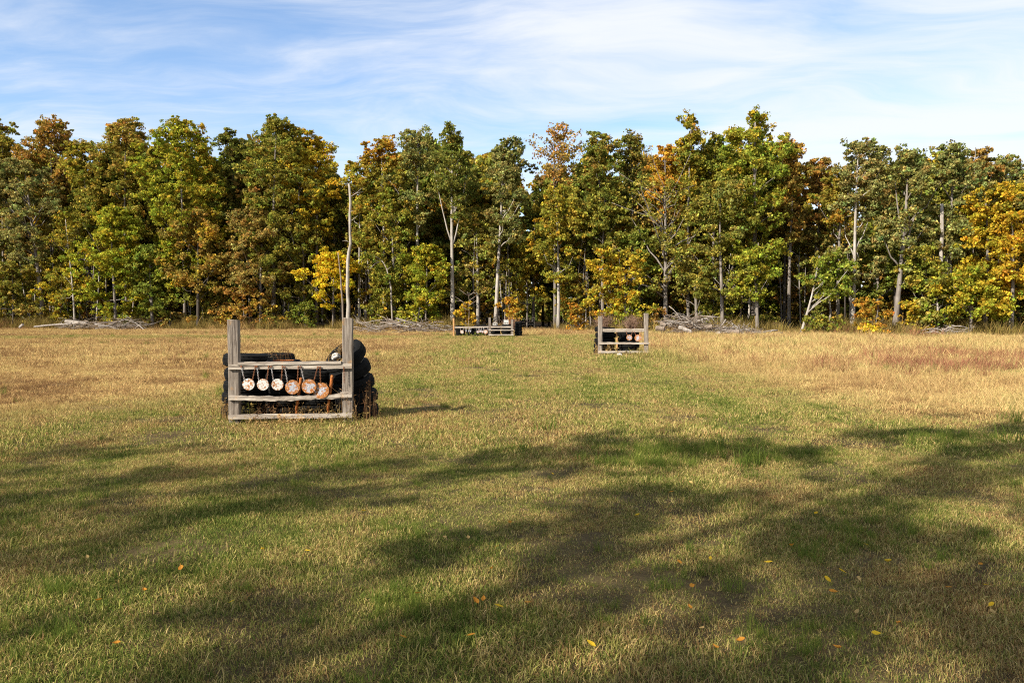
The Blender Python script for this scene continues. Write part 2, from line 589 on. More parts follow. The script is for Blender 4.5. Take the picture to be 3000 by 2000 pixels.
# ------------------------------------------------------------------ grass
def blades(n, radius, h0, h1, w0, w1, lean, tufts, mat, name, tuft_r=0.05, flat_frac=0.25):
    """one patch of separate bent blades; returns a mesh"""
    tc = RNG.uniform(-1, 1, (tufts, 2))
    tc = tc / np.maximum(1, np.linalg.norm(tc, axis=1))[:, None] * radius
    tid = RNG.integers(0, tufts, n)
    tr = np.clip(RNG.beta(2, 2, tufts), 0, 1)
    th = RNG.uniform(0.75, 1.3, tufts)
    base = tc[tid] + RNG.normal(0, tuft_r, (n, 2))
    ang = RNG.uniform(0, 2 * np.pi, n)
    d = np.stack([np.cos(ang), np.sin(ang)], 1)
    h = RNG.uniform(h0, h1, n) * th[tid]
    ln = np.abs(RNG.normal(lean, lean * 0.5, n))
    fl = RNG.uniform(0, 1, n) < flat_frac
    ln = np.where(fl, RNG.uniform(1.2, 2.1, n), ln)
    h = np.where(fl, h * 0.45, h)
    w = RNG.uniform(w0, w1, n) * 0.5
    wd = RNG.uniform(0, 2 * np.pi, n)
    wv = np.stack([np.cos(wd), np.sin(wd)], 1) * w[:, None]
    b3 = np.concatenate([base, np.full((n, 1), -0.01)], 1)
    mid = np.concatenate([base + d * (h * ln * 0.38)[:, None], (h * 0.58)[:, None]], 1)
    tip = np.concatenate([base + d * (h * ln)[:, None], (h * np.where(ln > 0.9, 0.72, 1.0))[:, None]], 1)
    w3 = np.concatenate([wv, np.zeros((n, 1))], 1)
    v = np.stack([b3 - w3, b3 + w3, mid + w3 * 0.85, mid - w3 * 0.85, tip + w3 * 0.12, tip - w3 * 0.12], 1).reshape(-1, 3)
    i0 = np.arange(n)[:, None] * 6
    q = np.concatenate([i0 + np.array([[0, 1, 2, 3]]), i0 + np.array([[3, 2, 4, 5]])], 0)
    rn = np.clip(0.55 * tr[tid] + 0.45 * RNG.uniform(0, 1, n) + RNG.normal(0, 0.08, n), 0, 1)
    return np_mesh(name, v, q, mat, {'rnd': ('FLOAT', np.repeat(rn, 6))})


def scatter(name, meshes, pts, scl, label=None, tilt=0.0):
    """one stuff object: geometry nodes place the patches at the given points"""
    cl = bpy.data.collections.new(name + '_patches')
    for k, me in enumerate(meshes):
        cl.objects.link(bpy.data.objects.new('patch_%02d' % k, me))
    me = bpy.data.meshes.new(name)
    n = len(pts)
    me.vertices.add(n)
    me.vertices.foreach_set('co', np.asarray(pts, np.float32).ravel())
    me.attributes.new('scl', 'FLOAT', 'POINT').data.foreach_set('value', np.asarray(scl, np.float32))
    me.attributes.new('turn', 'FLOAT', 'POINT').data.foreach_set('value', RNG.uniform(0, 6.283, n).astype(np.float32))
    me.attributes.new('pick', 'INT', 'POINT').data.foreach_set('value', RNG.integers(0, len(meshes), n).astype(np.int32))
    o = link(name, me)
    ng = bpy.data.node_groups.new(name + '_nodes', 'GeometryNodeTree')
    ng.interface.new_socket('Geometry', in_out='INPUT', socket_type='NodeSocketGeometry')
    ng.interface.new_socket('Geometry', in_out='OUTPUT', socket_type='NodeSocketGeometry')
    gi = ng.nodes.new('NodeGroupInput')
    go = ng.nodes.new('NodeGroupOutput')
    ci = ng.nodes.new('GeometryNodeCollectionInfo')
    ci.inputs[0].default_value = cl
    ci.inputs[1].default_value = True
    ci.inputs[2].default_value = True
    ip = ng.nodes.new('GeometryNodeInstanceOnPoints')
    ip.inputs['Pick Instance'].default_value = True

    def attr(nm, typ):
        a_ = ng.nodes.new('GeometryNodeInputNamedAttribute')
        a_.data_type = typ
        a_.inputs[0].default_value = nm
        return a_.outputs[0]
    cmb_ = ng.nodes.new('ShaderNodeCombineXYZ')
    ng.links.new(attr('turn', 'FLOAT'), cmb_.inputs[2])
    ng.links.new(gi.outputs[0], ip.inputs['Points'])
    ng.links.new(ci.outputs[0], ip.inputs['Instance'])
    ng.links.new(attr('pick', 'INT'), ip.inputs['Instance Index'])
    ng.links.new(cmb_.outputs[0], ip.inputs['Rotation'])
    ng.links.new(attr('scl', 'FLOAT'), ip.inputs['Scale'])
    ng.links.new(ip.outputs[0], go.inputs[0])
    md = o.modifiers.new('scatter', 'NODES')
    md.node_group = ng
    tag(o, label, None, None, 'stuff')
    return o


def wood_edge(x, y):
    """how far (m) a point lies in front of the edge of the wood"""
    return np.interp(np.asarray(x) / np.asarray(y), [-0.65, -0.3, -0.08, 0.1, 0.4, 0.65], [79, 76, 72, 68.5, 60.5, 56.5]) - y


def zone_np(x, y):
    """1 in the rough dry grass, 0 on the mown lane (same bounds as the material, without its wobble)"""
    wob_ = 1.0 * np.sin(x * 0.9 + y * 0.33) + 0.8 * np.sin(y * 0.55 - x * 0.4)
    xr = x + wob_ * 0.7 + RNG.normal(0, 1.1, np.shape(x))
    right = xr - (6.3 + 0.6 * np.maximum(15 - y, 0)) > 0
    left = (-4.3 - 0.62 * np.maximum(19.5 - y, 0)) - xr > 0
    far = y + wob_ > 56.5
    cross = (y + wob_ > 48) & (y + wob_ < 55) & ~right
    return ((right | left | far) & ~cross)


def field_points(y0, y1, per_m2, marg=3.5):
    w1 = 0.66 * y1 + marg
    n = int(per_m2 * 2 * w1 * (y1 - y0))
    x = RNG.uniform(-w1, w1, n)
    y = RNG.uniform(y0, y1, n)
    k = (np.abs(x) < 0.66 * y + marg) & (wood_edge(x, y) > -1.0)
    return x[k], y[k]


_hm = [(RNG.uniform(0.8, 5.0), RNG.uniform(0, 6.28), RNG.uniform(0, 6.28)) for _ in range(9)]


def hummock(x, y):
    """how rank the turf grows from place to place, about 0.5 to 1.6"""
    v_ = sum(np.sin(f_ * (x * math.cos(a_) + y * math.sin(a_)) + p_) for f_, a_, p_ in _hm) / 3.0
    return np.clip(0.92 + 0.26 * v_, 0.62, 1.3)


def put(x, y):
    return np.stack([x, y, gz(x, y)], 1)


near_p = [blades(340, 0.30, 0.016, 0.044, 0.0026, 0.0058, 0.75, 28, M['grass'], 'near_patch', 0.034, 0.50) for _ in range(10)]
mid_p = [blades(300, 0.42, 0.018, 0.058, 0.005, 0.010, 0.7, 34, M['grass'], 'mid_patch', 0.05, 0.3) for _ in range(8)]
far_p = [blades(260, 0.75, 0.035, 0.095, 0.009, 0.018, 0.5, 50, M['grass'], 'far_patch', 0.08, 0.25) for _ in range(6)]
pts, scl = [], []
x, y = field_points(2.6, 10.0, 50)
scatter('mown_grass', near_p, put(x, y), RNG.uniform(0.7, 1.15, len(x)) * hummock(x, y), 'short mown grass, green and straw mixed, in the near field')
x, y = field_points(9.5, 26.0, 14, 4)
scatter('mown_grass', mid_p, put(x, y), RNG.uniform(0.75, 1.25, len(x)) * hummock(x, y), 'short mown grass of the lane past the tyre racks')
x, y = field_points(25.0, 100.0, 3.2, 5)
scatter('mown_grass', far_p, put(x, y), RNG.uniform(0.7, 1.3, len(x)), 'short dry grass of the far field')
# rough dry grass beside the lane
dry_n = [blades(120, 0.30, 0.10, 0.30, 0.003, 0.006, 0.8, 14, M['grass'], 'dry_patch', 0.05, 0.35) for _ in range(6)]
dry_f = [blades(130, 0.6, 0.12, 0.36, 0.008, 0.016, 0.75, 22, M['grass'], 'dry_far_patch', 0.09, 0.35) for _ in range(6)]
x, y = field_points(7.0, 28.0, 7, 4)
k = zone_np(x, y)
scatter('dry_grass', dry_n, put(x[k], y[k]), RNG.uniform(0.4, 1.2, k.sum()) * np.where(x[k] < 0, 0.6, 1.0), 'rough golden dry grass on both sides of the mown lane')
x, y = field_points(27.0, 100.0, 2.6, 5)
k = zone_np(x, y)
scatter('dry_grass', dry_f, put(x[k], y[k]), RNG.uniform(0.4, 1.15, k.sum()) * np.where(x[k] < 0, 0.65, 1.0), 'rough straw grass out to the edge of the wood')
# greener tufts
lush_p = [blades(60, 0.11, 0.08, 0.19, 0.003, 0.006, 0.45, 5, M['lush'], 'lush_patch', 0.03, 0.05) for _ in range(5)]
lx, ly, ls = [], [], []
for (px, py, rx, ry, n, s_) in [(2040, 1335, 1.05, 0.55, 95, 0.9), (1900, 1370, 0.5, 0.3, 40, 0.75), (2450, 1590, 0.5, 0.35, 36, 0.6), (2530, 1545, 0.5, 0.3, 30, 0.55),
                                (70, 1540, 0.4, 0.25, 20, 0.5), (1200, 1790, 0.3, 0.2, 35, 0.45), (2300, 1330, 0.8, 0.4, 45, 0.6), (2800, 1290, 0.7, 0.5, 60, 0.7), (1000, 1370, 0.5, 0.3, 30, 0.5),
                                (120, 1760, 0.25, 0.2, 9, 0.5), (40, 1930, 0.2, 0.2, 8, 0.6), (1150, 1560, 0.4, 0.3, 30, 0.45), (650, 1700, 0.35, 0.25, 36, 0.4), (2330, 1900, 0.3, 0.2, 30, 0.4)]:
    D = DG(py)
    lx.append(XP(px, D) + RNG.normal(0, rx * 0.55, n))
    ly.append(D + RNG.normal(0, ry * 0.7, n))
    ls.append(RNG.uniform(0.5, 1.1, n) * s_)
lx, ly, ls = map(np.concatenate, (lx, ly, ls))
scatter('lush_grass', lush_p, put(lx, ly), ls, 'fresh green grass tufts standing in the mown field')
# small green tufts everywhere on the near lane
x, y = field_points(2.8, 18.0, 9, 2)
k = ~zone_np(x, y) & (np.sin(x * 1.9 + 1.0) * np.sin(y * 1.6) + np.sin(x * 0.7 - y * 1.1) + RNG.normal(0, 0.5, len(x)) > 0.5)
scatter('lush_grass', lush_p, put(x[k], y[k]), RNG.uniform(0.2, 0.62, k.sum()), 'small green shoots through the mown straw')
# taller weeds along the foot of the wood
edge_p = [blades(90, 0.7, 0.25, 0.8, 0.012, 0.03, 0.45, 14, M['weed_edge'], 'edge_patch', 0.12, 0.1) for _ in range(5)]
n = 2800
rx = RNG.uniform(-0.70, 0.70, n)
yy = np.interp(rx, [-0.65, -0.3, -0.08, 0.1, 0.4, 0.65], [79, 76, 72, 68.5, 60.5, 56.5]) + RNG.normal(0.5, 1.9, n)
xx = rx * yy
k = ~((xx > -0.5) & (xx < 4.2))
scatter('edge_weeds', edge_p, put(xx[k], yy[k]), RNG.uniform(0.3, 1.25, k.sum()) * (1 + 0.5 * np.sin(xx[k] * 0.8)), 'tall weeds along the foot of the wood')
n = 1500
rx = RNG.uniform(-0.70, 0.70, n)
yy = np.interp(rx, [-0.65, -0.3, -0.08, 0.1, 0.4, 0.65], [79, 76, 72, 68.5, 60.5, 56.5]) - np.abs(RNG.normal(0.0, 2.4, n)) + 1.0
xx = rx * yy
k = ~((xx > -0.5) & (xx < 4.2))
tangle_p = [blades(70, 0.6, 0.2, 0.75, 0.010, 0.024, 0.75, 11, M[m_], 'tangle_patch', 0.12, 0.15) for m_ in ('weed_brown', 'weed_tan', 'weed_red', 'weed_edge', 'weed_tan')]
scatter('edge_tangle', tangle_p, put(xx[k], yy[k]), RNG.uniform(0.3, 1.0, k.sum()) * (1 + 0.6 * np.sin(xx[k] * 0.5 + 1)), 'brown and straw tangle where the field meets the wood')
# darker dead weeds dotted through the dry grass
brown_p = [blades(46, 0.30, 0.12, 0.42, 0.006, 0.013, 0.6, 7, M['weed_brown'], 'brown_patch', 0.06, 0.15) for _ in range(5)]
x, y = field_points(9.0, 72.0, 0.55, 4)
k = zone_np(x, y) & (np.sin(x * 0.55 + 2) * np.sin(y * 0.42 - x * 0.2) + RNG.normal(0, 0.45, len(x)) > 0.35)
scatter('brown_weeds', brown_p, put(x[k], y[k]), RNG.uniform(0.5, 1.2, k.sum()) * np.where(x[k] < 0, 0.7, 1.0), 'brown dead weeds dotted through the dry grass')
x, y = field_points(9.0, 60.0, 0.5, 4)
k = (np.sin(x * 0.45 + 4) * np.sin(y * 0.5 + x * 0.3) + RNG.normal(0, 0.4, len(x)) > 0.6)
scatter('green_shoots', lush_p, put(x[k], y[k]), RNG.uniform(0.6, 1.7, k.sum()), 'thin green shoots through the dry grass')
# russet drift of dead weeds at the right
red_p = [blades(80, 0.45, 0.15, 0.5, 0.006, 0.014, 0.7, 10, M['weed_red'], 'red_patch', 0.08, 0.2) for _ in range(4)]
n = 230
n = 75
xx = np.concatenate([RNG.normal(14.5, 2.2, n), RNG.normal(18.0, 3.0, 60), RNG.uniform(7, 26, 60)])
yy = np.concatenate([RNG.normal(24.0, 1.0, n), RNG.normal(29, 1.6, 60), RNG.uniform(20, 48, 60)])
scatter('russet_weeds', red_p, put(xx, yy), RNG.uniform(0.5, 1.1, len(xx)), 'drift of reddish dead weeds in the right field')


# ------------------------------------------------------------------ trees
C = {
    'olive': (0.200, 0.182, 0.030), 'ygreen': (0.225, 0.235, 0.026), 'green': (0.155, 0.170, 0.030), 'dgreen': (0.125, 0.132, 0.030), 'ggreen': (0.195, 0.188, 0.060),
    'gold': (0.37, 0.26, 0.024), 'orange': (0.36, 0.195, 0.028), 'rust': (0.28, 0.165, 0.042), 'brown': (0.235, 0.170, 0.042), 'yellow': (0.52, 0.38, 0.026), 'tan': (0.29, 0.22, 0.08),
    'bgreen': (0.195, 0.215, 0.030),
}


def crown_arrays(clumps, per, size, cmain, cacc, acc_fn, rg, flat=0.75, boughs=0):
    """clumps: (n,4) centre and radius. Returns leaf quads with a colour each."""
    if boughs:
        nb = len(clumps)
        bi = np.repeat(np.arange(nb), boughs)
        dd = rg.normal(size=(len(bi), 3))
        dd /= np.linalg.norm(dd, axis=1)[:, None]
        dd *= (clumps[bi, 3] * rg.uniform(0.25, 1.05, len(bi)))[:, None]
        dd[:, 2] *= 0.7
        clumps = np.concatenate([clumps[bi, :3] + dd, (clumps[bi, 3] * rg.uniform(0.26, 0.46, len(bi)))[:, None]], 1)
        per = max(4, int(per / boughs))
        bidx = bi
    n = len(clumps)
    cid = np.repeat(np.arange(n), per)
    src_id = bidx[cid] if boughs else cid
    m = len(cid)
    d = rg.normal(size=(m, 3))
    d /= np.linalg.norm(d, axis=1)[:, None]
    rad = rg.uniform(0, 1, m) ** 0.42
    off = d * (rad * clumps[cid, 3])[:, None]
    off[:, 2] *= flat
    p = clumps[cid, :3] + off
    nrm = d * 0.55 + rg.normal(size=(m, 3)) * 0.65 + np.array([0, 0, 0.25])
    nrm /= np.linalg.norm(nrm, axis=1)[:, None]
    up = rg.normal(size=(m, 3))
    s_ = np.cross(nrm, up)
    s_ /= np.linalg.norm(s_, axis=1)[:, None]
    t_ = np.cross(nrm, s_)
    sz = rg.uniform(size[0], size[1], m)[:, None]
    lng = rg.uniform(0.55, 0.9, m)[:, None]
    bend = nrm * sz * 0.15
    v = np.stack([p - s_ * sz * 0.62, p - t_ * sz * 0.62 * lng - bend, p + s_ * sz * 0.62, p + t_ * sz * 0.62 * lng - bend], 1).reshape(-1, 3)
    q = np.arange(m * 4).reshape(m, 4)
    a_ = np.clip(acc_fn(p, src_id) + rg.normal(0, 0.22, n)[cid] + rg.normal(0, 0.15, m), 0, 1)[:, None]
    col = np.array(cmain)[None] * (1 - a_) + np.array(cacc)[None] * a_
    cl_v = rg.uniform(0.72, 1.28, n)[cid][:, None]
    col = col * cl_v * np.exp(rg.normal(0, 0.36, m))[:, None]
    col[:, 0] *= np.exp(rg.normal(0, 0.13, n))[cid] * np.exp(rg.normal(0, 0.10, m))
    col = np.clip(col, 0.005, 0.8)
    rgba = np.concatenate([np.repeat(col, 4, 0), np.ones((m * 4, 1))], 1)
    return v, q, rgba


def crown_clumps(hw, z0, z1, rg, dens=1.0, depth=None, lobes=3, shape='oval', cr=(0.58, 1.03), lean=0.0):
    H = z1 - z0
    depth = depth or min(hw, 3.6)
    n = max(8, int(dens * math.pi * hw * H / 1.28))
    t = rg.uniform(0, 1, n) ** 0.88
    if shape == 'oval':
        prof = np.sin(np.pi * (0.10 + 0.84 * t)) ** 0.65
    elif shape == 'top':            # broad head on a bare trunk
        prof = np.clip(0.45 + 0.9 * t, 0, 1) * np.sqrt(np.clip(1.02 - t ** 3.2, 0.02, 1))
    else:                           # 'skirt': broad low down
        prof = np.sqrt(np.clip(1.03 - t ** 2.0, 0.03, 1)) * np.clip(0.6 + 2 * t, 0, 1)
    th = rg.uniform(0, 2 * np.pi, n)
    ph = rg.uniform(0, 6.28, 3)
    wig = 1 + 0.30 * np.sin(2 * th + ph[0] + 6 * t) + 0.24 * np.sin(8 * t + ph[1] + th) + 0.15 * np.sin(17 * t + ph[2] - th)
    rho = prof * wig * rg.uniform(0, 1, n) ** 0.42
    c = np.stack([np.cos(th) * rho * hw + lean * t * H, np.sin(th) * rho * depth, z0 + t * H * 0.95], 1)
    r_ = rg.uniform(cr[0], cr[1], n) * (0.7 + 0.3 * min(1.0, hw / 2.2))
    for k in range(lobes):
        cx_ = rg.uniform(-0.55, 0.55) * hw + lean * H
        zt = z1 - rg.uniform(0.0, 0.16) * H * (0.3 + abs(cx_) / hw)
        for j in range(4):
            c = np.concatenate([c, [[cx_ + rg.normal(0, 0.3), rg.normal(0, 0.6), zt - 0.45 - 0.75 * j]]])
            r_ = np.concatenate([r_, [0.45 + 0.16 * j]])
    c[:, 2] = np.minimum(c[:, 2], z1 - r_ * 0.62)
    return np.concatenate([c, r_[:, None]], 1)


def trunk_mesh(name, base_r, top, lean, clumps, mat, rg, limbs=12, fork=None, wander=0.18, limb_r=0.07):
    mb = MB()
    n = 9
    pts = []
    ph = rg.uniform(0, 6.28, 2)
    for i in range(n):
        t = i / (n - 1)
        pts.append(Vector((lean * t * top + wander * math.sin(3.1 * t + ph[0]) * t, wander * math.sin(2.6 * t + ph[1]) * t, -0.15 + t * (top + 0.15))))
    rad = [base_r * (1.25 if i == 0 else 1.0) * (1 - 0.86 * (i / (n - 1)) ** 0.85) + 0.015 for i in range(n)]
    mb.tube(pts, rad, 8)

    def at(z):
        z = min(max(z, 0), top)
        f_ = (z + 0.15) / (top + 0.15) * (n - 1)
        i = min(int(f_), n - 2)
        return pts[i].lerp(pts[i + 1], f_ - i), rad[i] * (1 - f_ + i) + rad[i + 1] * (f_ - i)
    forks = []
    if fork:
        for (z, dx, zt) in fork:
            fb = MB()
            p0, r0 = at(z)
            ln = [p0 + Vector((dx * (q ** 0.8), 0.15 * math.sin(q * 3), (zt - z) * q)) for q in (0, 0.2, 0.45, 0.7, 1.0)]
            fb.tube(ln, [r0 * 0.6, r0 * 0.48, r0 * 0.38, r0 * 0.26, 0.02], 7)
            forks.append(mesh_from('limb', fb.v, fb.f, mat, True))
    if limbs and len(clumps):
        idx = rg.permutation(len(clumps))[:limbs]
        for i in idx:
            c = Vector(clumps[i, :3])
            hd = math.hypot(c.x - lean * c.z, c.y)
            z = max(0.3 * top * rg.uniform(0.7, 1.1), c.z - hd * rg.uniform(0.7, 1.5))
            if z > top * 0.97:
                continue
            p0, r0 = at(z)
            mid_ = p0.lerp(c, 0.5) + Vector((rg.normal(0, 0.15), rg.normal(0, 0.15), -0.10 * hd + rg.normal(0, 0.12)))
            r1 = min(r0 * 0.6, limb_r * rg.uniform(0.6, 1.2))
            mb.tube([p0, p0.lerp(mid_, 0.55) + Vector((0, 0, 0.05 * hd)), mid_, mid_.lerp(c, 0.6) + Vector((0, 0, 0.1)), c], [r1, r1 * 0.85, r1 * 0.65, r1 * 0.45, 0.012], 5)
    return (mesh_from(name, mb.v, mb.f, mat, True), forks) if fork else mesh_from(name, mb.v, mb.f, mat, True)


def edgeD(px):
    return float(np.interp((px - 1500) / F, [-0.65, -0.3, -0.08, 0.1, 0.4, 0.65], [79, 76, 72, 68.5, 60.5, 56.5]))


K = 3000 / 2352.0


def tree(px, top, hw, bot, cols, label, row=0.0, name='tree', cat='tree', bark='bark_grey', base_r=0.2, trunk_px=None, shape='oval', dens=1.0, per=235, size=(0.10, 0.205),
         acc=0.25, acc_top=0.0, lobes=3, limbs=10, fork=None, cr=(0.58, 1.03), group='trees along the edge of the wood', acc_side=0.0, limb_r=0.07, seed=None):
    """px, top, hw, bot in the coordinates of a 2352 px wide view of the photograph"""
    rg = np.random.default_rng(seed if seed is not None else int(px * 7 + top * 13))
    D = edgeD(px * K) + row
    X = XP(px * K, D)
    z1, z0 = ZP(top * K, D), max(0.3, ZP(bot * K, D))
    w = hw * K * D / F * (1.05 if cat == 'shrub' else 1.25)
    tx = XP((trunk_px if trunk_px is not None else px) * K, D)
    lean = (X - tx) / (0.5 * (z0 + z1))
    root = empty(name, (tx, D, 0))
    tag(root, label, cat, group)
    cl = crown_clumps(w, z0, z1, rg, dens, shape=shape, lobes=lobes, cr=cr)
    cl[:, 0] += X - tx
    cn = rg.uniform(0, 1, len(cl))

    def fn(p, cid):
        t = (p[:, 2] - z0) / (z1 - z0)
        return acc * 1.6 * np.clip(cn[cid] - 0.35, 0, 1) + acc_top * np.clip((t - 0.62) / 0.3, 0, 1) + acc_side * np.clip((p[:, 0] - (X - tx)) / w, -1, 1)
    v, q, rgba = crown_arrays(cl, per, size, C[cols[0]], C[cols[1]], fn, rg, 0.7, 9)
    tm = trunk_mesh('trunk', base_r * 0.82, z0 + (z1 - z0) * 0.88, lean * 0.55, cl, M[bark], rg, limbs, [tuple(0.81 * q_ for q_ in f_) for f_ in fork] if fork else None, limb_r=limb_r * 0.8)
    tm, forks = tm if fork else (tm, [])
    tr = link('trunk', tm, root)
    for fm in forks:
        link('limb', fm, tr)
    link('crown', np_mesh('crown', v, q, M['leaf'], {'col': ('FLOAT_COLOR', rgba)}), root)
    return root


T = tree
# canopy, left to right
T(12, 276, 46, 520, ('olive', 'rust'), 'dark russet-green treetop at the left border, behind the grey-green oak', 7, acc=0.4)
T(55, 362, 92, 600, ('ggreen', 'tan'), 'grey-green oak at far left with a dark trunk leaning left above its fork', 0, trunk_px=102, bark='bark_grey', base_r=0.30, acc=0.2, limbs=22, limb_r=0.11)
T(125, 270, 46, 470, ('rust', 'olive'), 'rust-brown treetop standing alone on the skyline near the left border', 6, acc=0.4, acc_top=0.2)
T(203, 314, 46, 600, ('olive', 'gold'), 'yellow-olive tree between the rust treetop and the tall rusty-tipped one', 3, acc=0.3)
T(160, 480, 42, 690, ('olive', 'gold'), 'thin wispy tree with a pale crooked stem behind the left brush pile', -1.5, trunk_px=172, bark='bark_pale', base_r=0.12, dens=0.45, per=80, acc=0.3)
T(292, 266, 66, 640, ('olive', 'rust'), 'tall olive tree with a rusty pointed top left of the bright green one', 2, acc=0.2, acc_top=0.5)
T(425, 268, 78, 660, ('ygreen', 'orange'), 'tall bright yellow-green tree with an orange tinge at its right shoulder', 0, acc=0.12, acc_top=0.15, acc_side=0.25, dens=1.15)
T(265, 470, 68, 735, ('ygreen', 'gold'), 'lower yellow-green tree hanging its leaves over the left brush pile', -2, acc=0.2, shape='skirt', dens=1.2)
T(350, 560, 50, 740, ('green', 'ygreen'), 'short green tree with drooping leaves at the right end of the left brush pile', -1.5, acc=0.4, shape='skirt')
T(455, 478, 62, 660, ('brown', 'gold'), 'orange-brown half-high crown right of the bright yellow-green tree', -2, acc=0.5, bark='bark_dark')
T(541, 292, 42, 620, ('dgreen', 'olive'), 'narrow dark green tree on the skyline between two taller crowns', 4, acc=0.4)
T(642, 266, 68, 650, ('olive', 'dgreen'), 'tallest olive-green tree of the left half, above the left post of the near rack', 0, trunk_px=628, base_r=0.30, acc=0.4, acc_side=-0.05, dens=1.1)
T(688, 290, 26, 420, ('gold', 'orange'), 'small orange shoulder of leaves beside the tallest left olive tree', 2.5, acc=0.4, base_r=0.12)
T(727, 304, 44, 560, ('gold', 'olive'), 'golden treetop right of the tallest left olive tree', 1.5, acc=0.45)
T(600, 470, 62, 690, ('brown', 'tan'), 'brownish mid-height crown behind the left post of the near rack', -1.5, acc=0.4, dens=0.9)
T(690, 480, 62, 700, ('olive', 'brown'), 'drab olive crown with hanging brown leaves left of the bright yellow sapling', 0.5, acc=0.4, dens=0.8, trunk_px=700)
T(765, 572, 46, 710, ('yellow', 'gold'), 'bright yellow small tree just left of the bare dead trunk', -1.2, acc=0.4, base_r=0.09, bark='bark_grey', dens=0.9)
T(768, 400, 40, 640, ('dgreen', 'olive'), 'dark green crown in the dip of the skyline left of the bare dead trunk', 5, acc=0.3)
T(825, 364, 30, 520, ('olive', 'gold'), 'slim tree with golden tips just behind the top of the bare dead trunk', 1.5, acc=0.5, base_r=0.14, bark='bark_pale')
T(882, 313, 50, 600, ('olive', 'orange'), 'olive tree with an orange tip right of the bare dead trunk', 1, acc=0.2, acc_top=0.8, bark='bark_pale')
T(955, 289, 52, 520, ('ggreen', 'olive'), 'grey-green oak left of the pale forked trunk', 0.5, trunk_px=962, bark='bark_pale', base_r=0.22, acc=0.3, shape='top', dens=0.85, limbs=18, limb_r=0.09)
T(905, 430, 52, 650, ('olive', 'ygreen'), 'mid-height olive crown under the orange-tipped tree', -0.5, acc=0.4, dens=0.9)
T(1042, 290, 48, 500, ('dgreen', 'olive'), 'dark-leaved oak on a tall pale trunk that forks halfway, behind the orange post', -0.5, trunk_px=1040, bark='bark_pale', base_r=0.25, acc=0.4, shape='top', dens=0.85,
  limbs=14, fork=[(9.5, -1.9, 17.5), (9.0, 1.6, 17.0), (11.0, 0.7, 19)], limb_r=0.09)
T(1160, 311, 52, 560, ('ggreen', 'dgreen'), 'grey-green oak above the far rack, right of the pale forked trunk', 0.3, trunk_px=1138, bark='bark_pale', base_r=0.23, acc=0.35, shape='top', dens=0.95, limbs=18, limb_r=0.10)
T(1100, 470, 50, 690, ('olive', 'tan'), 'olive lower crown hanging between the two pale trunks at the far rack', 1.2, acc=0.4, trunk_px=1097, bark='bark_pale', base_r=0.2, dens=0.8)
T(978, 558, 50, 740, ('ygreen', 'gold'), 'yellow-leaved bushy tree left of the far orange post', -1.5, acc=0.5, shape='skirt', base_r=0.1)
T(893, 600, 45, 745, ('olive', 'ygreen'), 'green-olive bushy tree above the middle brush pile', -1, acc=0.5, shape='skirt', base_r=0.09, bark='bark_pale', trunk_px=888)
T(1275, 287, 56, 430, ('rust', 'brown'), 'thin reddish-brown crown standing against the sky at mid picture', 3, acc=0.4, dens=0.85, per=85, shape='top', limbs=22, base_r=0.2)
T(1283, 425, 58, 640, ('olive', 'gold'), 'golden-olive tree under the reddish crown, on a straight pale stem', -0.5, trunk_px=1282, bark='bark_pale', base_r=0.20, acc=0.55)
T(1225, 440, 32, 620, ('dgreen', 'olive'), 'dark crown filling the notch of the skyline above the far rack', 6, acc=0.3)
T(1378, 298, 40, 560, ('green', 'rust'), 'green tree with rust tints left of the blue-green twin top', 2, acc=0.45)
T(1450, 306, 38, 520, ('dgreen', 'orange'), 'twin-topped green crown with orange at its right tip', 4, acc=0.15, acc_side=0.35)
T(1527, 332, 36, 480, ('orange', 'gold'), 'bright orange crown peeping above the half-bare tree', 3, acc=0.4)
T(1520, 400, 105, 640, ('olive', 'tan'), 'half-bare tree with long grey limbs reaching left, right of the middle rack', -1.0, trunk_px=1529, bark='bark_grey', base_r=0.27, acc=0.35, dens=0.30, per=60, limbs=40, limb_r=0.12,
  fork=[(11.3, -5.4, 13.0), (13.6, -4.6, 16.0), (13.0, 2.6, 18.0), (15, -1.5, 19.0), (13.9, 3.2, 14.8)])
T(1581, 258, 27, 520, ('olive', 'gold'), 'narrow column-shaped olive crown rising high right of the half-bare tree', 1.5, acc=0.45, lobes=2)
T(1635, 312, 34, 520, ('green', 'gold'), 'small green treetop between the column crown and the tallest tree', 3, acc=0.3)
T(1732, 249, 66, 560, ('bgreen', 'gold'), 'tallest tree on the skyline, fresh green with a golden top', 0.5, acc=0.2, acc_top=0.35, base_r=0.3, dens=1.1)
T(1812, 312, 38, 560, ('brown', 'orange'), 'brown-orange crown leaning on the right of the tallest tree', 2.5, acc=0.45)
T(1872, 362, 36, 560, ('rust', 'brown'), 'rust crown in the saddle right of the tallest tree', 5, acc=0.4)
T(1650, 400, 76, 690, ('olive', 'ggreen'), 'broad olive oak in front of the tallest tree, above the right brush pile', -2, acc=0.4, dens=1.1, trunk_px=1660)
T(1420, 568, 62, 720, ('gold', 'olive'), 'yellow-orange low tree right behind the middle rack', -2, acc=0.65, base_r=0.11, trunk_px=1440, bark='bark_pale')
T(1385, 430, 46, 600, ('olive', 'dgreen'), 'olive crown behind the yellow-orange low tree', 0.5, acc=0.4)
T(1470, 520, 48, 680, ('green', 'bgreen'), 'deep green crown tucked left of the half-bare tree\'s stem', 1.0, acc=0.4, dens=0.8)
T(1735, 540, 50, 690, ('ygreen', 'olive'), 'yellow-green lower crown right above the right brush pile', -2.5, acc=0.4, trunk_px=1740, bark='bark_grey')
T(1590, 560, 52, 700, ('olive', 'tan'), 'olive hanging branches above the left end of the right brush pile', -0.5, acc=0.35, trunk_px=1600, dens=0.8)
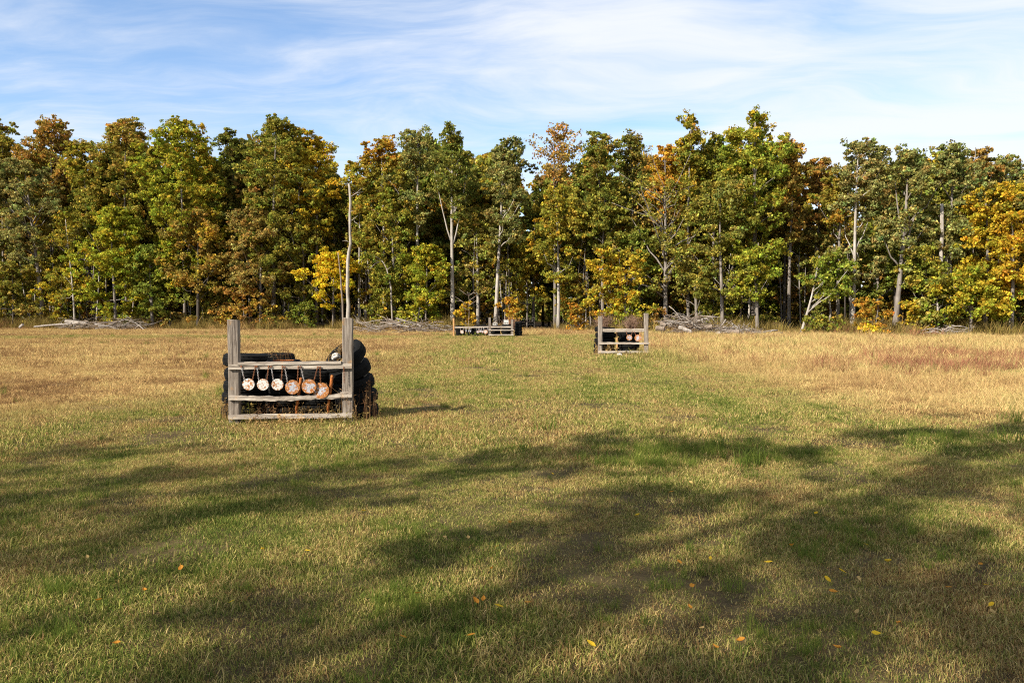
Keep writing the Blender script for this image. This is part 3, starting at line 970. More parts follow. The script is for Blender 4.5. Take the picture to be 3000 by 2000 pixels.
T(1800, 440, 50, 620, ('brown', 'dgreen'), 'dark shaded brown crown in the gap left of the pale right trunk', 4, acc=0.5, bark='bark_dark', dens=0.8)
T(1972, 310, 56, 640, ('ggreen', 'tan'), 'grey-olive oak on a straight pale trunk in the right part of the wood', -0.5, trunk_px=1957, bark='bark_pale', base_r=0.22, acc=0.35, dens=0.85, limbs=16, limb_r=0.09)
T(1925, 385, 42, 560, ('olive', 'orange'), 'olive crown with orange flecks left of the pale right trunk', 1.5, acc=0.4)
T(1905, 575, 46, 680, ('bgreen', 'green'), 'small fresh green tree on a pale stem leaning right', -1.5, trunk_px=1838, bark='bark_pale', base_r=0.12, acc=0.4, dens=0.9)
T(2085, 338, 66, 620, ('ggreen', 'olive'), 'wide grey-olive oak with a trunk forked in a tall V at the right', -0.5, trunk_px=2055, bark='bark_grey', base_r=0.28, acc=0.3, dens=0.85, limbs=16, fork=[(7.5, 2.2, 15), (8.5, -1.0, 15.5)], limb_r=0.10)
T(2178, 320, 56, 640, ('ggreen', 'dgreen'), 'dark grey-green oak right of the V-forked one', 0.5, acc=0.4, base_r=0.26)
T(2232, 330, 18, 440, ('rust', 'brown'), 'thin rusty treetop peeping right of the dark grey-green oak', 4, acc=0.3, base_r=0.1)
T(2293, 356, 42, 560, ('ggreen', 'olive'), 'grey-green treetop near the right border behind the golden tree', 4, acc=0.3)
T(2340, 368, 40, 560, ('rust', 'olive'), 'rust-flecked treetop at the right border', 6, acc=0.5)
T(2262, 420, 62, 640, ('gold', 'olive'), 'large golden-orange tree near the right border', -1, acc=0.4, dens=1.0)
T(2322, 470, 44, 690, ('gold', 'orange'), 'orange-gold crown touching the right border', -1.5, acc=0.45)
T(2230, 600, 66, 730, ('ygreen', 'gold'), 'low yellow-green tree spreading under the golden one at the right', -2.5, acc=0.6, shape='skirt', base_r=0.12)
T(2120, 560, 56, 710, ('olive', 'ygreen'), 'low olive-green crown between the V-forked oak and the golden tree', -0.5, acc=0.5, dens=0.9)
T(2150, 640, 40, 735, ('ygreen', 'tan'), 'tan-green sapling in front of two pale trunks at the right', -1.5, acc=0.5, trunk_px=2152, bark='bark_pale', base_r=0.13)
T(2015, 520, 40, 680, ('green', 'olive'), 'shaded green crown between the pale trunk and the V-forked oak', 1.5, acc=0.4, dens=0.8)
T(2400, 400, 55, 700, ('gold', 'ggreen'), 'golden-green tree just outside the right border', 0, acc=0.4)
T(-45, 350, 55, 700, ('dgreen', 'brown'), 'dark green tree just outside the left border', 0, acc=0.4)
T(30, 600, 50, 735, ('olive', 'tan'), 'low olive growth at the left border under the grey-green oak', -1, acc=0.4, shape='skirt', base_r=0.08)
T(140, 590, 40, 730, ('olive', 'yellow'), 'low yellow-tinged tree right of the dark leaning trunk', 0.8, acc=0.6, base_r=0.08)
T(500, 640, 40, 735, ('olive', 'brown'), 'dull olive sapling left of the orange bush by the near rack', 0.5, acc=0.5, base_r=0.07)
T(1210, 560, 40, 700, ('olive', 'gold'), 'shaded olive-gold sapling above the farthest rack', 4, acc=0.5, base_r=0.09)
T(1330, 620, 36, 730, ('olive', 'orange'), 'orange-flecked sapling right of the straight pale stem', 0.8, acc=0.5, base_r=0.07)
T(840, 470, 34, 640, ('olive', 'brown'), 'brownish crown close behind the bare dead trunk', 2.5, acc=0.5)

S = dict(name='shrub', cat='shrub', group='shrubs at the foot of the wood', shape='skirt', base_r=0.04, lobes=2, limbs=8, size=(0.10, 0.20), cr=(0.34, 0.7), per=110, dens=1.4, limb_r=0.03)
T(560, 655, 88, 742, ('rust', 'gold'), 'broad orange-brown bush left behind the near rack', -3, acc=0.5, **S)
T(640, 700, 40, 748, ('olive', 'brown'), 'low olive bush seen between the near rack\'s posts', -1, acc=0.4, **S)
T(700, 690, 45, 748, ('green', 'ygreen'), 'green feathery bush seen between the near rack\'s posts', -1, acc=0.4, **S)
T(960, 690, 40, 748, ('ygreen', 'yellow'), 'yellow-green bush behind the middle brush pile', -2, acc=0.5, **S)
T(890, 695, 34, 745, ('olive', 'gold'), 'olive bush above the left half of the middle brush pile', -2, acc=0.4, **S)
T(1068, 690, 26, 748, ('gold', 'rust'), 'orange-yellow bush behind the far tyres', -2, acc=0.5, **S)
T(1170, 680, 26, 735, ('orange', 'gold'), 'orange sapling bush behind the cinder blocks', 0, acc=0.4, **S)
T(1330, 700, 36, 752, ('orange', 'olive'), 'orange bush left of the middle rack', -3, acc=0.4, **S)
T(1440, 660, 50, 730, ('ygreen', 'gold'), 'yellow-green bush above the middle rack', -3, acc=0.5, **S)
T(1500, 700, 30, 745, ('rust', 'gold'), 'rust bush right of the middle rack', -2, acc=0.5, **S)
T(1640, 670, 44, 735, ('olive', 'ygreen'), 'olive bush hanging behind the right brush pile', 0, acc=0.5, **S)
T(1890, 715, 46, 760, ('olive', 'bgreen'), 'low green weeds bush left of the pale right trunk', -2, acc=0.5, **S)
T(2010, 676, 40, 762, ('orange', 'olive'), 'orange-leaved bush right of the pale right trunk', -3, acc=0.5, **S)
T(1992, 745, 14, 764, ('yellow', 'gold'), 'small bright yellow bush at the grass edge by the pale right trunk', -4, acc=0.3, **S)
T(2085, 690, 30, 755, ('gold', 'olive'), 'yellow-olive bush before the dark trunks at the right', -1.5, acc=0.5, **S)
T(2300, 720, 50, 762, ('olive', 'gold'), 'olive bush at the grass edge near the right border', -0.5, acc=0.5, **S)
T(70, 695, 60, 742, ('brown', 'olive'), 'brown undergrowth bush at the left border', -1, acc=0.5, **S)
T(390, 712, 40, 742, ('brown', 'tan'), 'dry brown bush right of the left brush pile', -1, acc=0.5, **S)
T(1755, 715, 30, 755, ('olive', 'brown'), 'drab bush at the right end of the right brush pile', 0, acc=0.5, **S)

# the wood behind: repeated trees that nothing tells apart
proto = []
for k, (c1_, c2_) in enumerate([('dgreen', 'olive'), ('olive', 'brown'), ('green', 'olive'), ('brown', 'rust'), ('olive', 'gold'), ('dgreen', 'rust'), ('green', 'orange')]):
    rg = np.random.default_rng(900 + k)
    H = 18.0
    cl = crown_clumps(3.3, 3.5, H, rg, 0.42, shape='oval', lobes=3, cr=(1.0, 1.7))
    cn = rg.uniform(0, 1, len(cl))
    v, q, rgba = crown_arrays(cl, 85, (0.28, 0.50), C[c1_], C[c2_], lambda p, cid: 0.5 * cn[cid], rg, 0.7, 5)
    cm = np_mesh('crown', v, q, M['leaf'], {'col': ('FLOAT_COLOR', rgba)})
    tm = trunk_mesh('trunk', 0.17, H * 0.85, rg.normal(0, 0.01), cl, M['bark_grey' if k % 3 else 'bark_dark'], rg, 6)
    proto.append((tm, cm))
sky_x = np.array([-300, 0, 60, 125, 180, 290, 350, 425, 500, 540, 640, 730, 775, 800, 880, 955, 1040, 1100, 1160, 1215, 1275, 1340, 1380, 1450, 1530, 1580, 1640, 1730, 1815, 1870, 1920, 1975, 2040, 2175, 2240, 2300, 2352, 2700])
sky_y = np.array([330, 300, 340, 310, 340, 300, 320, 295, 350, 310, 290, 330, 400, 410, 340, 315, 315, 340, 330, 430, 360, 350, 320, 330, 350, 330, 330, 280, 340, 390, 380, 335, 360, 340, 355, 385, 385, 385])
rg = np.random.default_rng(5)
n_back = 0
for i in range(190):
    row = rg.uniform(4, 30)
    pxd = rg.uniform(-180, 2540)
    D = edgeD(pxd * K) + row
    X = XP(pxd * K, D)
    if 0.2 < X < 4.0 and row < 22:
        continue
    top = np.interp(pxd, sky_x, sky_y) + rg.uniform(5, 95)
    z1 = ZP(top * K, D)
    s_ = z1 / 18.0
    tm, cm = proto[i % len(proto)]
    rt = empty('tree', (X, D, 0), rg.uniform(0, 6.28))
    rt.scale = (s_ * rg.uniform(0.8, 1.1), s_ * rg.uniform(0.8, 1.1), s_)
    tn = ['dark green', 'olive-brown', 'mid-green', 'russet-brown', 'olive-gold', 'dark green and rust', 'green and orange'][i % 7]
    tag(rt, 'dim %s tree standing back inside the dark wood' % tn, 'tree', tn + ' trees deep inside the wood')
    link('trunk', tm, rt)
    link('crown', cm, rt)
# slim stems right behind the edge
rg = np.random.default_rng(55)
stems = []
for k in range(5):
    mb = MB()
    H = 9.0
    ph = rg.uniform(0, 6)
    pts_ = [(0.12 * math.sin(ph + t * 4) * t + 0.05 * t, 0.1 * math.cos(ph + t * 3) * t, -0.1 + H * t) for t in (0, 0.15, 0.3, 0.5, 0.7, 0.85, 1)]
    mb.tube(pts_, [0.085, 0.075, 0.07, 0.06, 0.05, 0.035, 0.012], 6)
    for j in range(5):
        z = rg.uniform(2.5, 8)
        an = rg.uniform(0, 6.28)
        mb.tube([(0, 0, z), (0.5 * math.cos(an), 0.5 * math.sin(an), z + 0.5), (1.1 * math.cos(an), 1.1 * math.sin(an), z + rg.uniform(0.4, 1.4))], [0.025, 0.018, 0.006], 4)
    stems.append(mesh_from('stem', mb.v, mb.f, M[['bark_pale', 'bark_grey', 'bark_grey', 'bark_dark', 'bark_pale'][k]], True))
for i in range(130):
    pxd = rg.uniform(-40, 2400)
    D = edgeD(pxd * K) + rg.uniform(0.5, 9)
    X = XP(pxd * K, D)
    if 0.2 < X < 4.0:
        continue
    o = link('thin_tree', stems[i % 5], None, (X, D, 0), (rg.normal(0, 0.04), rg.normal(0, 0.05), rg.uniform(0, 6.28)), (1, 1, rg.uniform(0.6, 1.05)))
    o.scale.x = o.scale.y = rg.uniform(0.6, 1.25)
    tn = ['pale', 'grey', 'straight grey', 'dark', 'whitish'][i % 5]
    tag(o, 'slim %s bare-stemmed young tree among the shaded trunks of the wood' % tn, 'tree', tn + ' thin stems in the shade of the wood')

# undergrowth saplings in the shade
rg = np.random.default_rng(66)
under = []
for k, (c1_, c2_) in enumerate([('olive', 'gold'), ('dgreen', 'olive'), ('brown', 'orange'), ('ygreen', 'olive'), ('green', 'dgreen'), ('rust', 'olive')]):
    cl = crown_clumps(1.7, 0.7, 6.0, rg, 0.7, shape='oval', lobes=2, cr=(0.5, 0.9))
    cn = rg.uniform(0, 1, len(cl))
    v, q, rgba = crown_arrays(cl, 85, (0.18, 0.34), C[c1_], C[c2_], lambda p, cid: 0.6 * cn[cid], rg, 0.7, 5)
    under.append((trunk_mesh('trunk', 0.05, 5.2, rg.normal(0, 0.02), cl, M['bark_grey'], rg, 8, limb_r=0.025), np_mesh('crown', v, q, M['leaf'], {'col': ('FLOAT_COLOR', rgba)})))
for i in range(95):
    pxd = -100 + 2560 * (i + rg.uniform(0, 1)) / 95
    D = edgeD(pxd * K) + rg.uniform(1.5, 12)
    X = XP(pxd * K, D)
    if 0.0 < X < 4.2:
        continue
    s_ = rg.uniform(0.42, 0.95)
    rt = empty('sapling', (X, D, 0), rg.uniform(0, 6.28))
    rt.scale = (s_ * rg.uniform(0.9, 1.3), s_ * rg.uniform(0.9, 1.3), s_)
    tn = ['olive-gold', 'dark olive', 'brown-orange', 'yellow-green', 'green', 'rust'][i % 6]
    tag(rt, '%s leafy sapling of the undergrowth between the trunks of the wood' % tn, 'sapling', tn + ' undergrowth saplings between the trunks')
    tm, cm = under[i % 6]
    link('trunk', tm, rt)
    link('crown', cm, rt)

# far-off mass of the wood
rg = np.random.default_rng(77)
n = 3300
cl = np.stack([rg.uniform(-120, 120, n), rg.uniform(122, 150, n), 15 * rg.uniform(0.0, 1, n) ** 1.9 + 0.3, rg.uniform(1.0, 2.2, n)], 1)
cn = rg.uniform(0, 1, n)
v, q, rgba = crown_arrays(cl, 40, (0.6, 1.1), C['dgreen'], C['brown'], lambda p, cid: cn[cid], rg)
fw = link('far_woodland', np_mesh('far_woodland', v, q, M['leaf'], {'col': ('FLOAT_COLOR', rgba)}))
tag(fw, 'dark foliage of the wood behind the last trunks', None, None, 'stuff')

# dead trees
rg = np.random.default_rng(31)


def snag(px_pts, D, r0, r1, label, twigs=0, mat='dead', name='dead_tree'):
    mb = MB()
    D *= 0.82
    r0 *= 0.85
    r1 *= 0.85
    x0, y0 = px_pts[0]
    bx = XP(x0 * K, D)
    pts_ = [(XP(px * K, D) - bx, 0.08 * math.sin(i * 1.7), max(-0.1, ZP(py * K, D))) for i, (px, py) in enumerate(px_pts)]
    pts_[0] = (0, 0, -0.1)
    den = [Vector(pts_[0])]
    for i in range(1, len(pts_)):
        a_, b_ = Vector(pts_[i - 1]), Vector(pts_[i])
        den.append(a_.lerp(b_, 0.5) + Vector((rg.normal(0, 0.022), rg.normal(0, 0.03), 0)))
        den.append(b_ + Vector((rg.normal(0, 0.02), 0, 0)))
    pts_ = den
    n_ = len(pts_)
    mb.tube(pts_, [(r0 + (r1 - r0) * i / (n_ - 1)) * rg.uniform(0.88, 1.12) for i in range(n_)], 8)
    for j in range(twigs):
        i = rg.integers(n_ // 3, n_ - 1)
        p = Vector(pts_[i])
        an = rg.choice([-1, 1])
        L = rg.uniform(0.3, 1.3)
        mb.tube([p, p + Vector((an * L * 0.5, rg.normal(0, 0.2), L * 0.35)), p + Vector((an * L, rg.normal(0, 0.3), L * rg.uniform(0.3, 0.9)))], [0.035, 0.025, 0.008], 4)
    o = mb.build(name, M[mat], None, True, loc=(bx, D, 0))
    tag(o, label, name.replace('_', ' '))
    return o


snag([(799, 752), (800, 700), (799, 660), (800, 600), (806, 560), (805, 510), (808, 470), (806, 440), (804, 424)], 84, 0.20, 0.09, 'tall bare dead trunk without bark, rising behind the near rack\'s right post', 5, 'bark_pale')
snag([(790, 750), (786, 690), (783, 640), (779, 580)], 85, 0.12, 0.05, 'thin broken dead stem just left of the tall bare trunk', mat='dead_b')
snag([(903, 700), (898, 660), (890, 620), (880, 600), (862, 606), (850, 618)], 86.5, 0.10, 0.03, 'crooked dead stem bending left above the middle brush pile', 3)
snag([(1075, 748), (1078, 715), (1077, 690), (1074, 670)], 84, 0.045, 0.015, 'small bare twiggy tree behind the far tyres', 12, 'dead_b')
snag([(1700, 742), (1703, 700), (1706, 660), (1703, 620)], 77, 0.10, 0.04, 'grey dead stem behind the right brush pile', 3, 'dead_b')
snag([(1905, 758), (1908, 715), (1903, 680), (1898, 630)], 75, 0.11, 0.07, 'pale thin trunk right of the leaning stem', 2)
snag([(2312, 758), (2318, 700), (2326, 650), (2338, 600)], 71, 0.12, 0.08, 'pale trunk leaning right at the right border', 1, 'dead_b')
snag([(1452, 738), (1450, 700), (1452, 668)], 80, 0.06, 0.02, 'short white dead stick left behind the middle rack', 2)
snag([(2152, 758), (2155, 715), (2158, 670), (2157, 620), (2160, 540), (2158, 470)], 70.5, 0.20, 0.16, 'left of the two thick pale trunks at the right behind the sticks', 0, 'bark_pale', 'tree')
snag([(2168, 758), (2170, 715), (2172, 670), (2170, 620), (2168, 560), (2173, 490)], 71.2, 0.16, 0.13, 'right of the two thick pale trunks at the right behind the sticks', 0, 'bark_pale', 'tree')


# ------------------------------------------------------------------ brush piles
def branch_mesh(L, r, rg, sub=2, mat='dead'):
    mb = MB()
    n_ = 7
    ph = rg.uniform(0, 6.28, 2)
    cv = rg.normal(0, 0.22)
    pts_ = [Vector((L * (t - 0.5), 0.07 * L * math.sin(4 * t + ph[0]) + cv * L * (t - 0.5) ** 2, 0.05 * L * math.sin(5 * t + ph[1]))) for t in np.linspace(0, 1, n_)]
    mb.tube(pts_, [r * (1 - 0.75 * t) for t in np.linspace(0, 1, n_)], 5)
    for j in range(sub):
        i = rg.integers(1, n_ - 1)
        d = Vector((rg.uniform(0.4, 1), rg.normal(0, 0.5), rg.normal(0.3, 0.5))).normalized() * L * rg.uniform(0.15, 0.35)
        p = pts_[i]
        mb.tube([p, p + d * 0.5 + Vector((0, 0, 0.03)), p + d], [r * 0.5, r * 0.35, r * 0.12], 4)
    return mesh_from('branch', mb.v, mb.f, M[mat], True)


def brush_pile(x0, x1, y, h, n_br, label, rg, thick=(0.02, 0.05), mats=('dead', 'dead', 'dead_b'), prof=None, lens=(1.2, 3.2), steep=0.16):
    x0, x1, y, h = x0 * 0.8, x1 * 0.8, y * 0.8, h * 0.82
    lens = (lens[0] * 0.85, lens[1] * 0.85)
    thick = (thick[0] * 0.85, thick[1] * 0.85)
    cx_ = (x0 + x1) / 2
    root = empty('brush_pile', (cx_, y, 0))
    tag(root, label, 'brush pile', 'brush piles before the wood')
    lib = [branch_mesh(rg.uniform(*lens), rg.uniform(*thick) * rg.choice([0.7, 1.0, 1.5]), rg, rg.integers(2, 6), mats[k % len(mats)]) for k in range(9)]
    wd = (x1 - x0)
    for i in range(n_br):
        u = rg.uniform(0.04, 0.96)
        hh = h * (prof(u) if prof else math.sin(math.pi * u) ** 0.6)
        z = hh * rg.uniform(0.02, 1.0) ** 0.85 + 0.05
        link('branch', lib[i % 9], root, ((u - 0.5) * wd, rg.normal(0, 0.7) - 0.3 * (1 - z / max(h, 0.1)), z), (rg.uniform(0, 6.28), rg.normal(0, steep), rg.normal(0, 0.45) + (math.pi if rg.uniform() < 0.5 else 0)))
    mb = MB()
    for i in range(int(n_br * 2.5)):
        u = rg.uniform(0.02, 0.98)
        hh = h * (prof(u) if prof else math.sin(math.pi * u) ** 0.6)
        p = Vector(((u - 0.5) * wd, rg.normal(0, 0.8), hh * rg.uniform(0, 0.85) + 0.03))
        d = Vector((rg.normal(0, 1), rg.normal(0, 0.5), rg.normal(0, 0.45))).normalized() * rg.uniform(0.35, 0.9)
        mb.tube([p - d * 0.5, p + Vector((0, 0, 0.06)), p + d * 0.5], [0.014, 0.012, 0.006], 3, False)
    o = mb.build('twigs', M['dead_b'], root)
    o['kind'] = 'stuff'
    return root


def log(px0, py0, px1, py1, D, r, label, mat='dead', dy=0.3):
    D *= 0.8
    r *= 0.85
    p0 = Vector((XP(px0, D), D, max(r * 0.8, ZP(py0, D))))
    p1 = Vector((XP(px1, D), D - dy, max(r * 0.8, ZP(py1, D))))
    mb = MB()
    c = (p0 + p1) / 2
    L = (p1 - p0)
    mb.tube([-L / 2, -L * 0.48, -L * 0.2 + Vector((0, 0, 0.02)), L * 0.2, L * 0.48, L / 2], [r * 0.92, r, r * 1.04, r * 0.95, r * 0.9, r * 0.85], 10)
    o = mb.build('log', M[mat], None, False, loc=c)
    tag(o, label, 'log', 'logs in the brush piles')


rg = np.random.default_rng(41)
brush_pile(XP(190, 90), XP(430, 90), 90, 1.05, 46, 'long low brush pile of pale branches at the left edge of the wood', rg, prof=lambda u: 0.35 + 0.65 * math.sin(math.pi * u) ** 0.8, lens=(2.0, 5.0), steep=0.11, mats=('dead', 'dead_b', 'dead_b'))
log(192, 941, 262, 948, 90, 0.17, 'pale log lying on top of the left brush pile')
log(100, 957, 235, 945, 89, 0.09, 'long straight pole reaching left out of the left brush pile', dy=0.1)
log(58, 959, 70, 950, 88.5, 0.14, 'short stub of wood left of the left brush pile', dy=0.1)
brush_pile(XP(1045, 78), XP(1325, 78), 78, 1.05, 42, 'long loose brush pile of bent grey branches left of the far rack', rg, prof=lambda u: 0.25 + 0.75 * abs(math.sin(2.6 * u + 0.35)), lens=(2.0, 4.5), steep=0.15, mats=('dead', 'dead_b', 'dead_b'))
log(1160, 932, 1236, 954, 77.5, 0.06, 'long bleached branch slanting down across the middle brush pile')
log(1130, 946, 1200, 957, 77, 0.06, 'bleached bough lying left of the slanting one in the middle brush pile')
brush_pile(XP(1935, 72), XP(2250, 72), 72, 1.55, 120, 'big tangled brush pile of grey branches right of the middle rack', rg, prof=lambda u: max(0.12, (0.55 + 0.5 * math.sin(math.pi * min(1, u * 1.9)))) if u < 0.55 else max(0.12, 0.95 * (1 - u)), lens=(1.0, 3.0), steep=0.30, mats=('dead', 'dead_b', 'dead_b'))
log(1988, 958, 2022, 972, 70.5, 0.18, 'thick pale log sticking out of the front of the big brush pile')
log(2048, 964, 2084, 955, 71.2, 0.17, 'second thick log lying in the middle of the big brush pile', 'dead_b')
log(2130, 975, 2163, 972, 70.5, 0.22, 'mossy thick log low at the right of the big brush pile', 'dead_b')
log(1922, 961, 1945, 962, 71, 0.19, 'sawn log at the left end of the big brush pile', 'dead_b')
log(1936, 947, 1950, 953, 71.5, 0.17, 'log end poking up at the left of the big brush pile', 'dead_b')
log(2100, 978, 2108, 974, 70, 0.11, 'small pale stub in the grass before the big brush pile')
brush_pile(XP(2690, 69.5), XP(2870, 69.5), 69.5, 0.7, 18, 'low heap of bleached crooked sticks at the right edge of the wood', rg, lens=(1.5, 3.2), steep=0.12, mats=('dead',))
log(2640, 981, 2730, 972, 69.2, 0.05, 'long thin pole reaching left from the low heap of sticks', dy=0.2)
log(2972, 985, 3010, 974, 68, 0.12, 'pale fallen limb at the right border')


# ------------------------------------------------------------------ timber pieces
def board(name, x0, x1, z0, z1, y0, y1, mat, parent, rg, warp=None, rag=0.004, n_=16, label=None):
    """a sawn board along local x with slightly ragged edges; its own origin at its middle"""
    cx_, cy, cz = (x0 + x1) / 2, (y0 + y1) / 2, (z0 + z1) / 2
    hx, hy, hz = (x1 - x0) / 2, (y1 - y0) / 2, (z1 - z0) / 2
    verts, faces = [], []
    for i in range(n_ + 1):
        t = i / n_
        w = warp(t) if warp else (0, 0)
        x_ = -hx + 2 * hx * t
        b = 0.10 * min(hy, hz)
        ring = [(-hy, -hz + b), (-hy, hz - b), (-hy + b, hz), (hy - b, hz), (hy, hz - b), (hy, -hz + b), (hy - b, -hz), (-hy + b, -hz)]
        for (yy_, zz_) in ring:
            verts.append((x_ + rg.normal(0, rag * 0.4), yy_ + w[0] + rg.normal(0, rag * 0.3), zz_ + w[1] + rg.normal(0, rag)))
    for i in range(n_):
        for k in range(8):
            k2 = (k + 1) % 8
            faces.append((i * 8 + k, (i + 1) * 8 + k, (i + 1) * 8 + k2, i * 8 + k2))
    faces.append(tuple(range(8)))
    faces.append(tuple(n_ * 8 + k for k in range(7, -1, -1)))
    o = link(name, mesh_from(name, verts, faces, mat), parent, (cx_, cy, cz))
    if label:
        o['label'] = label
    return o


def post(x0, w, d, h, mat, parent, rg, y0=0.0, lean=(0, 0), label=None):
    verts, faces = [], []
    n_ = 14
    b = 0.012
    for i in range(n_ + 1):
        t = i / n_
        z_ = -0.2 + (h + 0.2) * t
        ring = [(-w / 2 + b, -d / 2), (w / 2 - b, -d / 2), (w / 2, -d / 2 + b), (w / 2, d / 2 - b), (w / 2 - b, d / 2), (-w / 2 + b, d / 2), (-w / 2, d / 2 - b), (-w / 2, -d / 2 + b)]
        for (x_, y_) in ring:
            verts.append((x_ + lean[0] * t + rg.normal(0, 0.0022), y_ + lean[1] * t + rg.normal(0, 0.0022), z_ + (rg.normal(0, 0.006) if i == n_ else 0)))
    for i in range(n_):
        for k in range(8):
            k2 = (k + 1) % 8
            faces.append((i * 8 + k, i * 8 + k2, (i + 1) * 8 + k2, (i + 1) * 8 + k))
    faces.append(tuple(n_ * 8 + k for k in range(8)))
    o = link('post', mesh_from('post', verts, faces, mat), parent, (x0 + w / 2, y0 + d / 2, 0))
    if label:
        o['label'] = label
    return o


def hook_mesh(p0):
    p0 = Vector(p0)
    mb = MB()
    mb.tube([p0 + Vector((0, 0.035, 0.004)), p0 + Vector((0, -0.012, 0.0))], [0.009, 0.009], 6)
    mb.tube([p0 + Vector((0, -0.012, 0.0)), p0 + Vector((0, -0.017, 0.0))], [0.014, 0.012], 6)
    return mb


def chain_mesh(p0, p1, link_l=0.030, r=0.0032):
    p0, p1 = Vector(p0), Vector(p1)
    d = p1 - p0
    n_ = max(2, int(round(d.length / (link_l * 0.78))))
    ax = d.normalized()
    s_ = ax.cross(Vector((0, 1, 0.01))).normalized()
    u = s_.cross(ax)
    mb = MB()
    for i in range(n_):
        c = p0 + d * ((i + 0.5) / n_)
        a1 = s_ if i % 2 else (s_ * 0.35 + u * 0.94)
        L, w = link_l * 0.5, link_l * 0.27
        ring = []
        for k in range(10):
            an = 2 * math.pi * k / 10
            ring.append(c + ax * (L * math.cos(an)) + a1 * (w * math.sin(an)))
        ring.append(ring[0])
        mb.tube(ring, r, 4, False)
    return mb


def gong(c, r, hooks, rusty, label, rack, chain_mats=('chain', 'chain_r'), detail=True, thick=0.012, group='round steel plates hanging from the racks', att=None, spin=0.0, matp=None):
    """a round steel plate hung by chains; world coordinates through the rack's matrix"""
    mw = rack.matrix_world
    root = empty('target_plate', mw @ Vector(c), rack.rotation_euler.z)
    tag(root, label, 'target plate', group)
    c = Vector(c)
    seg = 40 if detail else 24
    verts, faces = [], []
    prof = [(0.0, -thick / 2), (r - 0.003, -thick / 2), (r, -thick / 2 + 0.003), (r, thick / 2 - 0.003), (r - 0.003, thick / 2), (0.0, thick / 2)]
    for (rr, yy_) in prof[1:5]:
        for k in range(seg):
            an = 2 * math.pi * k / seg
            verts.append((rr * math.cos(an), yy_, rr * math.sin(an)))
    for i in range(3):
        for k in range(seg):
            k2 = (k + 1) % seg
            faces.append((i * seg + k, i * seg + k2, (i + 1) * seg + k2, (i + 1) * seg + k))
    faces.append(tuple(range(seg - 1, -1, -1)))
    faces.append(tuple(3 * seg + k for k in range(seg)))
    link('plate', mesh_from('plate', verts, faces, matp or M['plate_r' if rusty else 'plate_w']), root, (0, 0, 0), (R(random.uniform(-4, 4)), 0, R(random.uniform(-6, 6))))
    for i, h in enumerate(hooks):
        hx = Vector(h) - c
        if att:
            a_ = Vector(att[i])
        else:
            sgn = -1 if hx.x < 0 else 1
            a_ = Vector((sgn * r * 0.66, 0, r * 0.76))
        a_ = a_ + Vector((0, -thick * 0.5, 0))
        if detail:
            mb = chain_mesh(hx, a_)
        else:
            mb = MB()
            mb.tube([hx, a_], 0.008, 5)
        ch = mb.build('chain', M[chain_mats[i % 2]], root)
        if detail:
            hook_mesh(hx).build('hook_bolt', M['chain_r'], ch)
    return root


# ------------------------------------------------------------------ tyres
_tyre_cache = {}


def tyre_meshes(Ro, w, bore):
    key = (round(Ro, 3), round(w, 3), round(bore, 3))
    if key in _tyre_cache:
        return _tyre_cache[key]
    seg = 56
    hw = w / 2

    def lathe(name, prof, mat, lug=None):
        verts, faces = [], []
        n_ = len(prof)
        for k in range(seg):
            an = 2 * math.pi * k / seg
            for j, (rr, zz_) in enumerate(prof):
                r2 = rr
                if lug and lug[j] and (k % 2):
                    r2 -= 0.010
                verts.append((r2 * math.cos(an), r2 * math.sin(an), zz_))
        for k in range(seg):
            k2 = (k + 1) % seg
            for j in range(n_ - 1):
                faces.append((k * n_ + j, k2 * n_ + j, k2 * n_ + j + 1, k * n_ + j + 1))
        return mesh_from(name, verts, faces, mat, True)
    Rs = Ro - 0.010
    wall = [(bore, -hw * 0.52), (bore + 0.010, -hw * 0.72), (bore + 0.028, -hw * 0.74), (bore + 0.032, -hw * 0.82), (bore + (Rs - bore) * 0.45, -hw * 0.99), (bore + (Rs - bore) * 0.5, -hw * 0.97),
            (bore + (Rs - bore) * 0.72, -hw * 0.97), (Rs - 0.022, -hw * 0.84), (Rs - 0.004, -hw * 0.70), (Rs - 0.006, 0.0)]
    full_ = wall + [(r_, -z_) for (r_, z_) in wall[::-1][1:]]
    inner = [(bore, hw * 0.52), (bore + 0.012, hw * 0.60), (bore + (Ro - bore) * 0.5, hw * 0.86), (Ro - 0.035, hw * 0.62), (Ro - 0.028, 0), (Ro - 0.035, -hw * 0.62), (bore + (Ro - bore) * 0.5, -hw * 0.86), (bore + 0.012, -hw * 0.60), (bore, -hw * 0.52)]
    body = lathe('tyre', full_ + inner, M['rubber'])
    tp, lug = [], []
    g = 0.008
    tp += [(Rs - 0.026, -hw * 0.86), (Ro - 0.014, -hw * 0.77)]
    lug += [1, 1]
    bands = [(-0.70, -0.44), (-0.38, -0.13), (-0.07, 0.07), (0.13, 0.38), (0.44, 0.70)]
    for i, (a_, b_) in enumerate(bands):
        tp += [(Ro - g - 0.003 * abs(i - 2) if i else Ro - 0.012, hw * (a_ - 0.015)), (Ro - 0.0035 * abs(i - 2) ** 1.6, hw * a_), (Ro - 0.0035 * abs(i - 2) ** 1.6, hw * b_), (Ro - g - 0.003 * abs(i - 2) if i < 4 else Ro - 0.012, hw * (b_ + 0.015))]
        lug += [0, 1 if i in (0, 4) else 0, 1 if i in (0, 4) else 0, 0]
    tp += [(Ro - 0.014, hw * 0.77), (Rs - 0.026, hw * 0.86)]
    lug += [1, 1]
    tread = lathe('tread', tp, M['tread'], lug)
    _tyre_cache[key] = (body, tread)
    return body, tread


